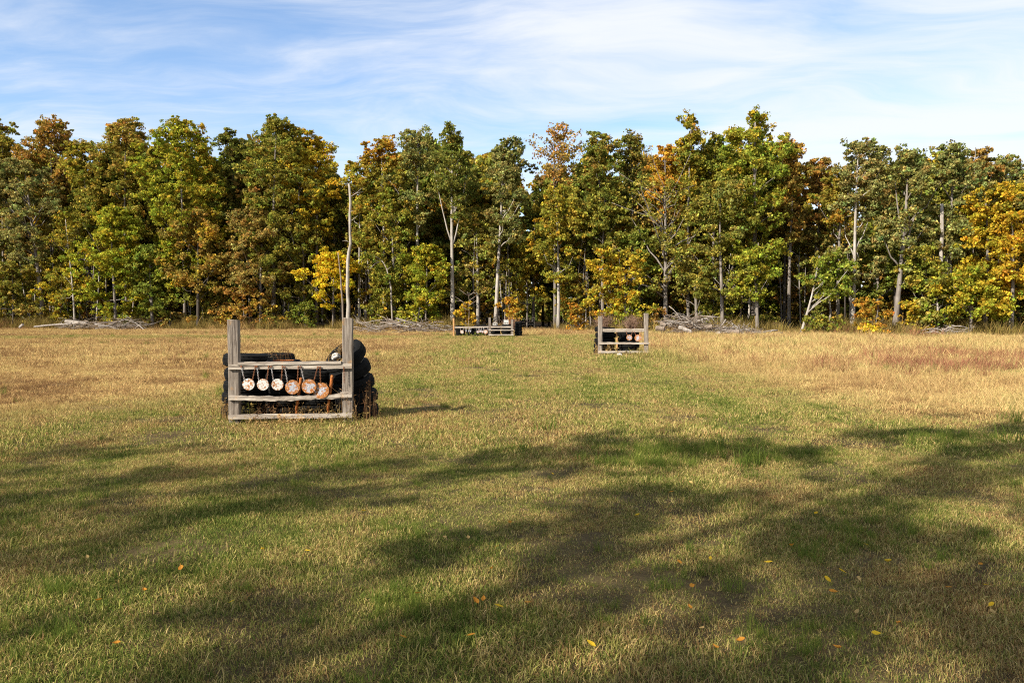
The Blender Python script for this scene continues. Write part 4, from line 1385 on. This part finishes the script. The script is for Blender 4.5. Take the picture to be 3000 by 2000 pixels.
def tyre(loc, Ro, w, label, rot=(0, 0, 0), bore=None, group=None, rim=False):
    bore = bore or Ro * 0.60
    b, t = tyre_meshes(Ro, w, bore)
    o = link('tyre', b, None, loc, rot)
    tag(o, label, 'tyre', group)
    link('tread', t, o)
    if rim:
        mb = MB()
        seg = 32
        prof = [(bore * 0.30, 0.02), (bore * 0.34, 0.03), (bore * 0.62, 0.015), (bore * 0.8, 0.03), (bore * 0.86, 0.075), (bore * 1.0, w * 0.36), (bore * 1.02, w * 0.44)]
        verts, faces = [], []
        for k in range(seg):
            for (rr, zz_) in prof:
                verts.append((rr * math.cos(6.28319 * k / seg), rr * math.sin(6.28319 * k / seg), zz_))
        m_ = len(prof)
        for k in range(seg):
            for j in range(m_ - 1):
                k2 = (k + 1) % seg
                faces.append((k * m_ + j, k2 * m_ + j, k2 * m_ + j + 1, k * m_ + j + 1))
        mb.add(verts, faces)
        mb.build('rim', M['rust'], o)
    return o


ORD = ['bottom', 'second', 'third', 'fourth', 'fifth', 'topmost']


def stack(x, y, Ro, w, n_, where, group, rg, jit=0.02, top_tilt=0.0, cx_list=None, tilts=None, rim_top=False):
    z = 0.0
    for i in range(n_):
        nm = 'topmost' if i == n_ - 1 else ORD[i]
        txt = ('%s tyre of the %s' % (nm, where)) if nm in ('bottom', 'topmost') else ('%s tyre up in the %s' % (nm, where))
        tl = tilts[i] if tilts else (top_tilt if i == n_ - 1 else rg.normal(0, 0.012))
        xx_ = cx_list[i] if cx_list else x + rg.normal(0, jit)
        r_ = Ro * rg.uniform(0.97, 1.03)
        r_ = round(r_ * 50) / 50.0
        rise = 0.5 * w + (abs(math.sin(tl)) * r_ * 0.12 if tilts else abs(math.sin(tl)) * r_ * 0.5)
        tyre((xx_, y + rg.normal(0, jit), z + rise), r_, w, 'black ' + txt, (rg.normal(0, 0.012) + (0.9 * tl if tilts else 0), -tl, rg.uniform(0, 6.28) if not tilts else 0), group=group, rim=rim_top and i == n_ - 1)
        z += w * (1.0 if not tilts else 1.0)


# ================================================================== near rack
rg = np.random.default_rng(3)
rack1 = empty('target_rack', (-4.38, 12.25, 0), R(8))
tag(rack1, 'near weathered timber rack with six hanging plates in front of black tyres', 'target rack', 'timber target racks')
bpy.context.view_layer.update()
post(0.0, 0.164, 0.165, 1.595, M['wood_z'], rack1, rg)
post(1.722, 0.164, 0.165, 1.625, M['wood_z'], rack1, rg, lean=(0.012, 0))
board('rail', 0.012, 1.878, 0.835, 0.911, -0.045, -0.003, M['wood_x'], rack1, rg, rag=0.0022)
board('ledge_board', 0.155, 1.715, 0.905, 0.945, -0.062, 0.06, M['wood_x'], rack1, rg, rag=0.003)


def midwarp(t):
    return (0.0, -0.030 * math.sin(math.pi * min(1, t * 1.15)) ** 1.5 - (0.016 * math.exp(-((t - 0.83) / 0.06) ** 2)) + 0.012 * t)


board('rail', 0.012, 1.878, 0.366, 0.434, -0.045, -0.003, M['wood_x'], rack1, rg, warp=midwarp, rag=0.006, n_=30, label='cracked sagging middle rail')
board('splinter', 1.695, 1.870, 0.440, 0.462, -0.035, -0.005, M['wood_x'], rack1, rg, rag=0.003, n_=5)
board('rail', 0.0, 1.876, 0.066, 0.135, -0.043, -0.003, M['wood_x'], rack1, rg, warp=lambda t: (0, 0.004 * math.sin(5 * t)), rag=0.0025)


def z1(zx, zy, y=-0.06):
    """zoomed crop of the near rack -> local coordinates on the rack's face"""
    px = 600 + zx / 4.1255
    py = 880 + zy / 4.1255
    k_ = (px - 1500) / F
    # X = -4.38 + l*c, Y = 12.25 + l*s
    c_, s2 = math.cos(R(8)), math.sin(R(8))
    l = (k_ * 12.25 + 4.38) / (c_ - k_ * s2)
    D = 12.25 + l * s2
    return (l, y, ZP(py, D))


def rad1(zr):
    return zr / 4.1255 * 12.3 / F


G1 = [((530, 1010), 72, (443, 795), (612, 795), False, 'leftmost and rust-spotted of the small white plates on the near rack'),
      ((703, 1013), 71, (632, 795), (773, 795), False, 'second small white plate from the left on the near rack'),
      ((879, 1013), 71, (803, 795), (938, 795), False, 'third small white plate from the left on the near rack'),
      ((1060, 1045), 88, (966, 800), (1130, 795), True, 'orange rusted plate beside the left rusty pipe on the near rack'),
      ((1259, 1035), 88, (1158, 795), (1365, 800), True, 'rusted plate with a grey centre overlapping the largest one on the near rack')]
for (c_, r_, h0, h1, ru, lab) in G1:
    gong(z1(*c_, -0.064), rad1(r_), [z1(*h0, -0.052), z1(*h1, -0.052)], ru, lab, rack1)
gong(z1(1400, 1087, -0.040), rad1(99), [z1(1393, 800, -0.052)], True, 'largest rusted plate, hanging crooked from a single chain on the near rack', rack1, att=[(-0.005, 0, rad1(92))], chain_mats=('chain_r', 'chain_r'))
lc = empty('loose_chain', rack1.matrix_world @ Vector(z1(1678, 795, -0.052)), R(8))
tag(lc, 'rusty chain hanging loose on the right post of the near rack', 'chain')
chain_mesh((0, 0, 0), (0.004, 0.0, -0.26)).build('chain_strand', M['chain_r'], lc)


def pipe(p0, p1, lab):
    a_, b_ = rack1.matrix_world @ Vector(z1(*p0, 0.045)), rack1.matrix_world @ Vector(z1(*p1, -0.0 + 0.03))
    mb = MB()
    d = b_ - a_
    mb.tube([Vector((0, 0, -0.1)), d * 0.35], [0.012, 0.012], 10)
    mb.tube([d * 0.12, d * 0.36, d * 0.37, d * 0.97, d], [0.020, 0.020, 0.024, 0.023, 0.021], 12)
    o = mb.build('rusty_pipe', M['rust'], None, True, loc=a_)
    tag(o, lab, 'pipe', 'rusty pipes stuck in the ground at the near rack')


pipe((1080, 1390), (1155, 935), 'rusty orange pipe leaning right beside the fourth plate of the near rack')
pipe((1466, 1390), (1533, 905), 'taller rusty orange pipe right of the largest plate of the near rack')

# tyres behind the near rack
def X1(zx, D):
    return XP(600 + zx / 4.1255, D)


GT = 'tyres stacked behind the near rack'
stack(0, 13.05, 0.36, 0.207, 5, 'left stack behind the near rack', GT, rg, cx_list=[X1(z_, 13.05) for z_ in (455, 468, 488, 500, 492)], tilts=[0.02, -0.03, 0.03, 0.05, -0.04])
stack(X1(955, 13.0), 13.0, 0.30, 0.188, 5, 'rusty-rimmed stack behind the near rack', GT, rg, rim_top=True)
stack(X1(850, 13.72), 13.72, 0.32, 0.202, 5, 'rear stack half hidden behind the near rack', GT, rg)
stack(X1(1345, 13.1), 13.1, 0.32, 0.20, 4, 'third stack behind the near rack', GT, rg, top_tilt=0.26)
D5 = 13.05
stack(0, D5, 0.36, 0.212, 5, 'leaning right stack behind the near rack', GT, rg, cx_list=[X1(z_, D5) for z_ in (1828, 1818, 1782, 1742, 1700)], tilts=[0.05, 0.12, 0.20, 0.31, 0.56])
# chunk of concrete in the tilted tyre
def lump(name, loc, sc, mat, label, cat, seed):
    rg_ = np.random.default_rng(seed)
    import bmesh
    bm = bmesh.new()
    bmesh.ops.create_icosphere(bm, subdivisions=3, radius=1.0)
    f1, f2 = rg_.uniform(2, 4, 3), rg_.uniform(0, 6, 3)
    for v_ in bm.verts:
        k_ = 1 + 0.16 * math.sin(f1[0] * v_.co.x + f2[0]) * math.sin(f1[1] * v_.co.y + f2[1]) + 0.10 * math.sin(3.3 * f1[2] * v_.co.z + f2[2]) + rg_.normal(0, 0.025)
        v_.co *= k_
    me = bpy.data.meshes.new(name)
    bm.to_mesh(me)
    bm.free()
    me.materials.append(mat)
    o = link(name, me, None, loc, (rg_.uniform(0, 1), rg_.uniform(0, 1), rg_.uniform(0, 6)), sc)
    tag(o, label, cat)
    return o


lump('stone', (X1(1590, 12.95), 12.90, 1.0), (0.075, 0.07, 0.05), M['stone'], 'pale chunk of stone lying in the tilted tyre of the near rack', 'stone', 5)


# dry stems and weeds around the near rack
def weed_clump(name, loc, n_, h0, h1, spread, mat, label, rg, w=0.0035, cat='weed', lean=0.5, seeds=True):
    mb = MB()
    rn = []
    for i in range(n_):
        an = rg.uniform(0, 6.28)
        h = rg.uniform(h0, h1)
        bx, by = rg.normal(0, spread * 0.4), rg.normal(0, spread * 0.4)
        ln = abs(rg.normal(0, lean)) * h
        p = [Vector((bx + math.cos(an) * ln * q * q, by + math.sin(an) * ln * q * q, h * q * (1 - 0.12 * q * lean))) for q in (0, 0.35, 0.7, 1.0)]
        b = len(mb.v)
        mb.tube(p, [w * 0.5, w * 0.45, w * 0.35, w * 0.15], 3, False)
        if seeds:
            for j in range(rg.integers(2, 7)):
                c = p[2].lerp(p[3], rg.uniform(-0.6, 1.0))
                d = Vector((rg.normal(0, 1), rg.normal(0, 1), rg.normal(0.6, 0.6))).normalized()
                L = rg.uniform(0.025, 0.07)
                s_ = d.cross(Vector((rg.normal(), rg.normal(), rg.normal()))).normalized() * w * rg.uniform(0.8, 2.0)
                mb.add([c, c + d * L * 0.5 + s_, c + d * L, c + d * L * 0.5 - s_], [(0, 1, 2, 3)])
        rn += [rg.uniform(0, 1)] * (len(mb.v) - b)
    me = mesh_from(name, mb.v, mb.f, mat)
    at = me.attributes.new('rnd', 'FLOAT', 'POINT')
    at.data.foreach_set('value', np.array(rn, np.float32))
    o = link(name, me, None, loc)
    if spread >= 0.4:
        tag(o, label, None, None, 'stuff')
    else:
        tag(o, label, cat)
    return o


wg = np.random.default_rng(19)
weed_clump('weed', (X1(960, 13.0), 13.0, 0.93), 26, 0.10, 0.30, 0.22, M['weed_brown'], 'brown dead weeds growing out of the rusty rim', wg, lean=0.9)
weed_clump('weed', (X1(1480, 12.95), 12.95, 0.84), 24, 0.15, 0.42, 0.25, M['weed_tan'], 'straw stems sprouting from the tyre left of the tilted one', wg, lean=0.9)
weed_clump('weed', (X1(1640, 12.95), 13.0, 1.0), 12, 0.12, 0.32, 0.08, M['weed_tan'], 'pale grass stems beside the stone in the tilted tyre', wg, lean=0.4)
weed_clump('weed', (X1(1930, 12.5), 12.5, 0), 24, 0.25, 0.75, 0.36, M['weed_brown'], 'brown seed-head weeds against the right stack of the near rack', wg, lean=0.3)
weed_clump('weed', (X1(2010, 12.75), 12.75, 0), 16, 0.2, 0.65, 0.26, M['weed_brown'], 'dead brown weeds at the foot of the right stack of the near rack', wg, lean=0.35)
weed_clump('weed', (X1(500, 12.55), 12.52, 0), 40, 0.12, 0.36, 0.26, M['weed_edge'], 'green-brown weeds behind the bottom rail near the left post', wg, lean=0.4)
weed_clump('weed', (X1(760, 12.6), 12.55, 0), 60, 0.12, 0.36, 0.40, M['weed_brown'], 'brown weeds behind the middle of the bottom rail', wg, lean=0.4)
weed_clump('weed', (X1(1150, 12.6), 12.6, 0), 60, 0.10, 0.32, 0.40, M['weed_tan'], 'dry weeds behind the bottom rail under the rusted plates', wg, lean=0.45)
weed_clump('weed', (X1(1550, 12.6), 12.6, 0), 50, 0.10, 0.34, 0.34, M['weed_tan'], 'dry weeds left of the right post\'s foot', wg, lean=0.45)
weed_clump('weed', (X1(240, 12.8), 12.7, 0), 44, 0.15, 0.55, 0.20, M['weed_tan'], 'dry stems left of the left post of the near rack', wg, lean=0.35)
weed_clump('weed', (X1(900, 12.2), 12.12, 0), 90, 0.06, 0.18, 0.9, M['weed_tan'], 'low straw tufts in front of the bottom rail', wg, lean=0.6)
weed_clump('weed', (X1(1700, 12.35), 12.3, 0), 50, 0.06, 0.2, 0.4, M['weed_edge'], 'low green tufts before the right post of the near rack', wg, lean=0.6)

# ================================================================== middle rack
rack2 = empty('target_rack', (XP(1752.5, 31.2), 31.2, 0), R(-3))
tag(rack2, 'middle timber rack with two pinkish rusted plates standing right of the lane', 'target rack', 'timber target racks')
bpy.context.view_layer.update()
post(0.0, 0.165, 0.18, 1.53, M['wood_z'], rack2, rg)
post(1.80, 0.165, 0.18, 1.634, M['wood_z'], rack2, rg, lean=(-0.012, 0))
board('rail', 0.170, 1.795, 0.92, 0.99, 0.02, 0.065, M['wood_x'], rack2, rg, rag=0.004, warp=lambda t: (0, -0.012 * math.sin(math.pi * t)))
board('ledge_board', 0.172, 1.792, 0.998, 1.04, 0.015, 0.13, M['wood_x'], rack2, rg, rag=0.004, warp=lambda t: (0, -0.012 * math.sin(math.pi * t)))
board('rail', 0.02, 1.985, 0.432, 0.505, -0.05, -0.003, M['wood_x'], rack2, rg, rag=0.004)
board('rail', 0.01, 1.99, 0.086, 0.165, -0.05, -0.003, M['wood_x'], rack2, rg, rag=0.004)


def z2(zx, zy, y=-0.03):
    px = 1700 + zx / 8.711
    return (XP(px, 31.2) - XP(1752.5, 31.2), y, ZP(880 + zy / 8.711, 31.2))


gong(z2(1247, 945), 0.115, [z2(1160, 775, 0.01), z2(1335, 775, 0.01)], True, 'smaller left plate hanging on the middle rack', rack2, ('chain_r', 'chain_r'), False)
gong(z2(1467, 955), 0.135, [z2(1370, 775, 0.01), z2(1545, 775, 0.01)], True, 'larger right plate hanging on the middle rack', rack2, ('chain_r', 'chain_r'), False)
GT2 = 'tyres stacked behind the middle rack'
stack(XP(1773, 31.95), 31.95, 0.42, 0.215, 5, 'left stack behind the middle rack', GT2, rg, top_tilt=0.05)
stack(XP(1842, 31.95), 31.95, 0.44, 0.235, 4, 'right stack behind the middle rack', GT2, rg)
mb = MB()
mb.tube([(0, 0, -0.1), (0.01, 0, 0.5), (-0.03, 0.02, 1.0)], [0.03, 0.028, 0.024], 7)
tag(mb.build('stake', M['wood_new'], None, True, loc=(XP(1808, 31.45), 31.45, 0)), 'thin yellowish stake standing between the two stacks of the middle rack', 'stake')
lump('stone', (XP(1815, 31.0), 30.9, 0.03), (0.12, 0.09, 0.05), M['stone'], 'small white stone in the grass below the middle rack', 'stone', 8)
weed_clump('weed', (XP(1780, 31.5), 31.4, 0), 50, 0.15, 0.55, 0.35, M['weed_tan'], 'dry weeds behind the rails of the middle rack', wg, w=0.01, lean=0.35)
weed_clump('weed', (XP(1750, 31.5), 31.6, 0), 26, 0.15, 0.55, 0.2, M['weed_tan'], 'dry stems left of the middle rack', wg, w=0.01, lean=0.35)
weed_clump('weed', (XP(1850, 31.3), 31.2, 0), 60, 0.08, 0.22, 0.8, M['weed_edge'], 'short green weeds under the bottom rail of the middle rack', wg, w=0.01, lean=0.4)

# ================================================================== far rack
D3 = 53.0
X30 = XP(1290 + 285 / 7.84, D3)
rack3 = empty('target_rack', (X30, D3, 0), 0)
tag(rack3, 'long far rack with one orange and two grey posts at the end of the lane', 'target rack', 'timber target racks')
bpy.context.view_layer.update()


def z3(zx, zy, y=-0.05):
    return (XP(1290 + zx / 7.84, D3) - X30, y, ZP(880 + zy / 7.84, D3))


def w3(zx):
    return zx / 7.84 * D3 / F


post(z3(287, 0)[0], 0.105, 0.11, 1.24, M['wood_new'], rack3, rg, label='orange new-looking post')
post(z3(1108, 0)[0], 0.15, 0.16, 1.28, M['wood_z'], rack3, rg)
post(z3(1623, 0)[0], 0.16, 0.16, 1.15, M['wood_z'], rack3, rg)
board('rail', z3(325, 0)[0], z3(1106, 0)[0], 0.585, 0.675, 0.02, 0.07, M['wood_x'], rack3, rg, rag=0.004, warp=lambda t: (0, 0.03 * t))
board('rail', z3(1164, 0)[0], z3(1620, 0)[0], 0.61, 0.71, 0.02, 0.07, M['wood_x'], rack3, rg, rag=0.004)
board('rail', z3(1107, 0)[0], z3(1690, 0)[0], 0.42, 0.485, -0.053, -0.004, M['wood_x'], rack3, rg, rag=0.004)
board('rail', z3(1115, 0)[0], z3(1680, 0)[0], 0.10, 0.17, -0.053, -0.004, M['wood_x'], rack3, rg, rag=0.004)
for (c_, r_, ru, dx, lab) in [((497, 720), 42, 0, 45, 'white round plate at the left end of the far rack'),
                              ((592, 702), 15, 1, 12, 'left one of three tiny plates on the far rack'),
                              ((655, 706), 14, 1, 14, 'middle one of three tiny plates on the far rack'),
                              ((692, 706), 17, 1, 14, 'right one of three tiny plates on the far rack'),
                              ((860, 722), 30, 1, 20, 'left one of three orange plates on the far rack'),
                              ((917, 706), 28, 1, 20, 'middle and highest of three orange plates on the far rack'),
                              ((970, 718), 28, 1, 20, 'right one of three orange plates on the far rack'),
                              ((1043, 720), 50, 0, 46, 'largest white plate beside the middle grey post of the far rack')]:
    gong(z3(*c_), w3(r_), [z3(c_[0] - dx, 625, 0.0), z3(c_[0] + dx, 625, 0.0)], bool(ru), lab, rack3, ('chain', 'chain'), False)
GT3 = 'tyres stacked behind the far rack'


def X3(zx, D):
    return XP(1290 + zx / 7.84, D)


stack(X3(450, 53.8), 53.8, 0.31, 0.185, 4, 'left stack behind the far rack', GT3, rg)
stack(X3(870, 53.9), 53.9, 0.30, 0.195, 4, 'stack left of the far middle post', GT3, rg)
stack(X3(1040, 53.9), 53.9, 0.30, 0.195, 4, 'stack just behind the far middle post', GT3, rg)
stack(X3(1275, 53.8), 53.8, 0.34, 0.19, 4, 'stack carrying the lying cinder block', GT3, rg)
stack(X3(1512, 53.8), 53.8, 0.33, 0.205, 4, 'stack carrying the upright cinder blocks', GT3, rg)
stack(X3(1795, 53.6), 53.6, 0.27, 0.20, 5, 'right stack standing free beyond the far rack', GT3, rg, top_tilt=0.06)
tyre((X3(585, 53.5), 53.5, 0.26), 0.28, 0.19, 'black tyre leaning on edge right of the left far stack', (R(75), 0, R(-50)), group=GT3)
tyre((X3(690, 53.4), 53.4, 0.24), 0.30, 0.19, 'black tyre leaning over the heap below the tiny plates', (R(58), 0, R(40)), group=GT3)
tyre((X3(750, 53.6), 53.6, 0.30), 0.30, 0.19, 'black tyre behind the leaning one in the heap of the far rack', (R(62), 0, R(55)), group=GT3)
tyre((X3(825, 52.8), 52.75, 0.085), 0.245, 0.16, 'small tyre lying flat in the grass before the far rack', group=GT3)


def cinder_block(loc, L, H, Dp, label, holes=True, cross=False):
    mb = MB()
    t_ = 0.035
    if holes:
        mb.box(-L / 2, L / 2, -Dp / 2, Dp / 2, 0, t_)
        mb.box(-L / 2, L / 2, -Dp / 2, Dp / 2, H - t_ * 1.1, H)
        for x_ in (-L / 2, -t_ / 2, L / 2 - t_):
            mb.box(x_ + 0.001, x_ + t_ - 0.001, -Dp / 2 + 0.002, Dp / 2 - 0.002, t_ - 0.002, H - t_ * 1.1 + 0.002)
        mb.box(-L / 2 + 0.01, L / 2 - 0.01, Dp / 2 - 0.03, Dp / 2 - 0.004, 0.01, H - 0.01)
    else:
        mb.box(-L / 2, -0.006, -Dp / 2, Dp / 2, 0, H * 0.48)
        mb.box(0.006, L / 2, -Dp / 2 + 0.004, Dp / 2, 0, H * 0.48)
        mb.box(-L / 2, -0.006, -Dp / 2 + 0.005, Dp / 2, H * 0.53, H)
        mb.box(0.006, L / 2, -Dp / 2, Dp / 2, H * 0.53, H)
        mb.box(-L / 2 + 0.01, L / 2 - 0.01, -Dp / 2 + 0.015, Dp / 2 - 0.01, 0.004, H - 0.005)
    o = mb.build('cinder_block', M['concrete'], None, False, loc=loc, rot=(0, 0, R(4)))
    tag(o, label, 'cinder block', 'cinder blocks on the far tyres')


cinder_block((X3(1258, 53.7), 53.7, 0.765), 0.30, 0.15, 0.2, 'pale cinder block lying with two holes showing on the far tyres')
cinder_block((X3(1510, 53.7), 53.7, 0.825), 0.31, 0.145, 0.2, 'lower cinder block with two holes under the closed one on the far tyres')
cinder_block((X3(1512, 53.7), 53.7, 0.972), 0.31, 0.145, 0.2, 'closed cinder block on top of the other one on the far tyres', holes=False)
lump('stone', (X3(720, 52.7), 52.6, 0.02), (0.10, 0.07, 0.035), M['stone'], 'white stone in the grass before the leaning far tyres', 'stone', 9)
weed_clump('weed', (X3(640, 53), 53.0, 0), 60, 0.08, 0.3, 1.0, M['lush'], 'green weeds at the foot of the far leaning tyres', wg, w=0.018, lean=0.4)
weed_clump('weed', (X3(930, 53), 53.2, 0), 44, 0.12, 0.4, 0.4, M['lush'], 'green weeds under the far plates near the middle grey post', wg, w=0.018, lean=0.4)
weed_clump('weed', (X3(1640, 54.4), 54.6, 0.2), 60, 0.5, 1.35, 0.5, M['weed_red'], 'reddish dead stalks behind the right grey post of the far rack', wg, w=0.02, lean=0.3)

# ================================================================== farthest rack, in the mouth of the wood path
D4 = 75.0
X40 = XP(1518, D4)
rack4 = empty('target_rack', (X40, D4, 0), 0)
tag(rack4, 'farthest rack with small plates in the dark mouth of the forest path', 'target rack', 'timber target racks')
bpy.context.view_layer.update()
post(0.0, 0.10, 0.10, 1.12, M['wood_z'], rack4, rg)
post(1.48, 0.10, 0.10, 1.12, M['wood_z'], rack4, rg)
for (a_, b_) in ((0.98, 1.04), (0.64, 0.695), (0.42, 0.475)):
    board('rail', 0.0, 1.58, a_, b_, -0.053, -0.004, M['wood_x'], rack4, rg, rag=0.004)
for i, (x_, z_, r_) in enumerate([(0.52, 0.86, 0.045), (0.68, 0.85, 0.045), (0.84, 0.85, 0.045), (1.08, 0.81, 0.075), (1.33, 0.81, 0.09)]):
    nm = ['first tiny plate from the left on the farthest rack', 'second tiny plate from the left on the farthest rack', 'third tiny plate from the left on the farthest rack', 'smaller of the two white plates on the farthest rack', 'larger of the two white plates on the farthest rack'][i]
    gong((x_, -0.07, z_), r_, [(x_ - 0.05, -0.06, 1.0), (x_ + 0.05, -0.06, 1.0)], False, 'pale ' + nm, rack4, ('chain', 'chain'), False)
for i in range(3):
    stack(X40 + 0.32 + 0.52 * i, D4 + 0.7, 0.26, 0.21, 4, '%s stack behind the farthest rack' % ['left', 'middle', 'right'][i], 'tyres stacked behind the farthest rack', rg)

# bare twiggy shrubs behind the middle rack
def twig_shrub(px, D, w, h, n_, label, mat='dead_b', seed=0):
    D, w, h = D * 0.82, w * 0.82, h * 0.82
    rg_ = np.random.default_rng(seed)
    mb = MB()
    for i in range(n_):
        an = rg_.uniform(0, 6.28)
        ln = rg_.uniform(0.1, 1.0) * w
        hh = h * rg_.uniform(0.5, 1.0) * (1 - 0.25 * ln / w)
        b = Vector((rg_.normal(0, 0.15 * w), rg_.normal(0, 0.15 * w), 0))
        e_ = Vector((math.cos(an) * ln, math.sin(an) * ln, hh))
        m_ = b.lerp(e_, 0.5) + Vector((0, 0, 0.12 * hh))
        mb.tube([b, m_, e_], [0.018, 0.013, 0.005], 3, False)
        for j in range(4):
            p = m_.lerp(e_, rg_.uniform(0, 1))
            q_ = p + Vector((rg_.normal(0, 0.25), rg_.normal(0, 0.25), abs(rg_.normal(0, 0.3)))) * w * 0.5
            mb.tube([p, q_], [0.010, 0.004], 3, False)
    o = mb.build('bare_shrub', M[mat], None, False, loc=(XP(px, D), D, 0))
    tag(o, label, 'shrub', 'bare shrubs behind the middle rack')


mreddish = mat_noise('reddish_twig', [(0.3, (0.10, 0.055, 0.035)), (0.7, (0.26, 0.165, 0.11))], 3, 0.9, 0.1, 0.0)
M['twig'] = mreddish
twig_shrub(1768, 74, 1.5, 2.1, 90, 'bare reddish-brown shrub behind the left post of the middle rack', 'twig', 1)
twig_shrub(1850, 73, 1.6, 1.9, 90, 'bare grey-brown shrub behind the plates of the middle rack', 'twig', 2)
twig_shrub(1500, 80, 1.2, 1.6, 60, 'bare brush right of the far rack', 'twig', 3)

# ------------------------------------------------------------------ fallen leaves
leaf_cols = {'yellow': (0.62, 0.40, 0.03), 'orange': (0.50, 0.22, 0.035), 'tan': (0.48, 0.32, 0.12)}
for k_, c_ in list(leaf_cols.items()):
    m, t, out = material('fallen_' + k_)
    oc = t.new('ShaderNodeTexCoord').outputs['Object']
    n_ = t.noise(oc, 45, 4, 0.6)
    foliage_shader(t, out, t.ramp(n_, [(0.3, tuple(0.55 * q_ for q_ in c_)), (0.55, c_), (0.8, tuple(min(0.8, 1.15 * q_) for q_ in c_))]), 0.25, 1.1)
    leaf_cols[k_] = m
lrg = np.random.default_rng(23)


def leaf_mesh(kind, curl):
    outl = [(-0.5, 0.0), (-0.34, 0.20), (-0.08, 0.30), (0.2, 0.25), (0.4, 0.12), (0.55, 0.0)]
    verts, faces = [], []
    for (x_, w_) in outl:
        w_ = w_ * lrg.uniform(0.85, 1.15)
        z_ = curl * (x_ * x_) * 1.2
        verts += [(x_, -w_, z_ + curl * w_ * 1.3), (x_, 0, z_ + lrg.normal(0, 0.01)), (x_, w_, z_ + curl * w_ * 0.9)]
    for i in range(len(outl) - 1):
        b = i * 3
        faces += [(b, b + 3, b + 4, b + 1), (b + 1, b + 4, b + 5, b + 2)]
    # stalk
    b = len(verts)
    verts += [(0.55, -0.012, curl * 0.35), (0.55, 0.012, curl * 0.35), (0.80, 0.01, curl * 0.5), (0.80, -0.01, curl * 0.5)]
    faces.append((b, b + 1, b + 2, b + 3))
    return mesh_from('fallen_leaf', verts, faces, leaf_cols[kind])


lm = {k_: [leaf_mesh(k_, c_) for c_ in (0.15, 0.4, 0.7)] for k_ in leaf_cols}
spots = [(779, 1147, 'tan'), (832, 1196, 'yellow'), (596, 1294, 'yellow'), (700, 1298, 'yellow'), (213, 1416, 'orange'), (320, 1391, 'orange'), (523, 1415, 'yellow'), (190, 1304, 'tan'), (1467, 1196, 'yellow'),
         (1637, 1298, 'yellow'), (1772, 1312, 'yellow'), (2050, 1312, 'yellow'), (1998, 1266, 'yellow'), (1943, 1338, 'yellow'), (1909, 1360, 'yellow'), (1983, 1357, 'tan'), (2278, 1374, 'yellow'), (2293, 1428, 'yellow'),
         (1361, 1510, 'yellow'), (1145, 1420, 'yellow'), (1091, 1409, 'orange'), (957, 1393, 'orange'), (1650, 1518, 'orange'), (1880, 1190, 'yellow'), (1700, 1200, 'tan'), (1845, 1155, 'tan'), (1074, 1256, 'tan'),
         (1140, 1273, 'orange'), (2265, 1320, 'orange'), (1924, 1390, 'orange'), (2192, 1381, 'orange'), (407, 1335, 'orange'), (253, 1522, 'orange'), (1565, 1305, 'orange'), (2343, 1165, 'tan'), (1825, 1268, 'orange'),
         (2024, 1490, 'yellow'), (1270, 1102, 'yellow'), (1590, 1118, 'tan'), (640, 1080, 'tan'), (1450, 1025, 'tan'), (2100, 1075, 'tan')]
spots += [(float(lrg.uniform(900, 2330)), float(lrg.uniform(1130, 1540)), ['orange', 'tan', 'orange'][k_ % 3]) for k_ in range(18)]
llab = {'yellow': 'bright yellow fallen leaf lying on the mown grass', 'orange': 'dull orange-brown fallen leaf lying on the mown grass', 'tan': 'pale tan fallen leaf lying on the mown grass'}
for i, (px, py, k_) in enumerate(spots):
    D = DG(py * K)
    X = XP(px * K, D)
    s_ = lrg.uniform(0.036, 0.056)
    o = link('fallen_leaf', lm[k_][i % 3], None, (X, D, float(gz(X, D)) + 0.055), (lrg.normal(0.15, 0.25), lrg.normal(0, 0.3), lrg.uniform(0, 6.28)), (s_, s_, s_))
    tag(o, llab[k_], 'fallen leaf', k_ + ' leaves fallen on the mown grass')

# ------------------------------------------------------------------ trees behind the viewer whose shade lies on the foreground
rg = np.random.default_rng(61)
shade_proto = []
for k in range(3):
    H = 17.0
    cl = crown_clumps(3.2, 6.0, H, rg, 0.27, shape='oval', lobes=2, cr=(0.55, 1.05), depth=3.2)
    cn = rg.uniform(0, 1, len(cl))
    v, q, rgba = crown_arrays(cl, 60, (0.13, 0.24), C['olive'], C['gold'], lambda p, cid: 0.5 * cn[cid], rg, 0.7, 4)
    shade_proto.append((trunk_mesh('trunk', 0.2, H * 0.88, 0.0, cl, M['bark_grey'], rg, 14), np_mesh('crown', v, q, M['leaf'], {'col': ('FLOAT_COLOR', rgba)})))
for i, (x_, y_, s_) in enumerate([(-21, -8.5, 1.0), (-27.5, -10, 1.0), (-15.5, -9.5, 1.0), (-10.5, -9.0, 0.95), (-24, -15.5, 1.1), (-17, -15, 1.1), (-5.5, -9.5, 0.95), (-30, -17, 1.1), (-11, -15.5, 1.05), (-20, -3.5, 0.8), (-13, -3.0, 0.8), (-34, -10, 1.0), (-13.0, -6.8, 1.08), (-10, -7.2, 1.08)]):
    tm, cm = shade_proto[i % 3]
    rt = empty('tree', (x_, y_, 0), i * 1.3)
    rt.scale = (s_, s_, s_)
    tag(rt, 'tall tree behind the viewer whose dappled shade lies on the foreground', 'tree', 'trees behind the viewer')
    link('trunk', tm, rt)
    link('crown', cm, rt)
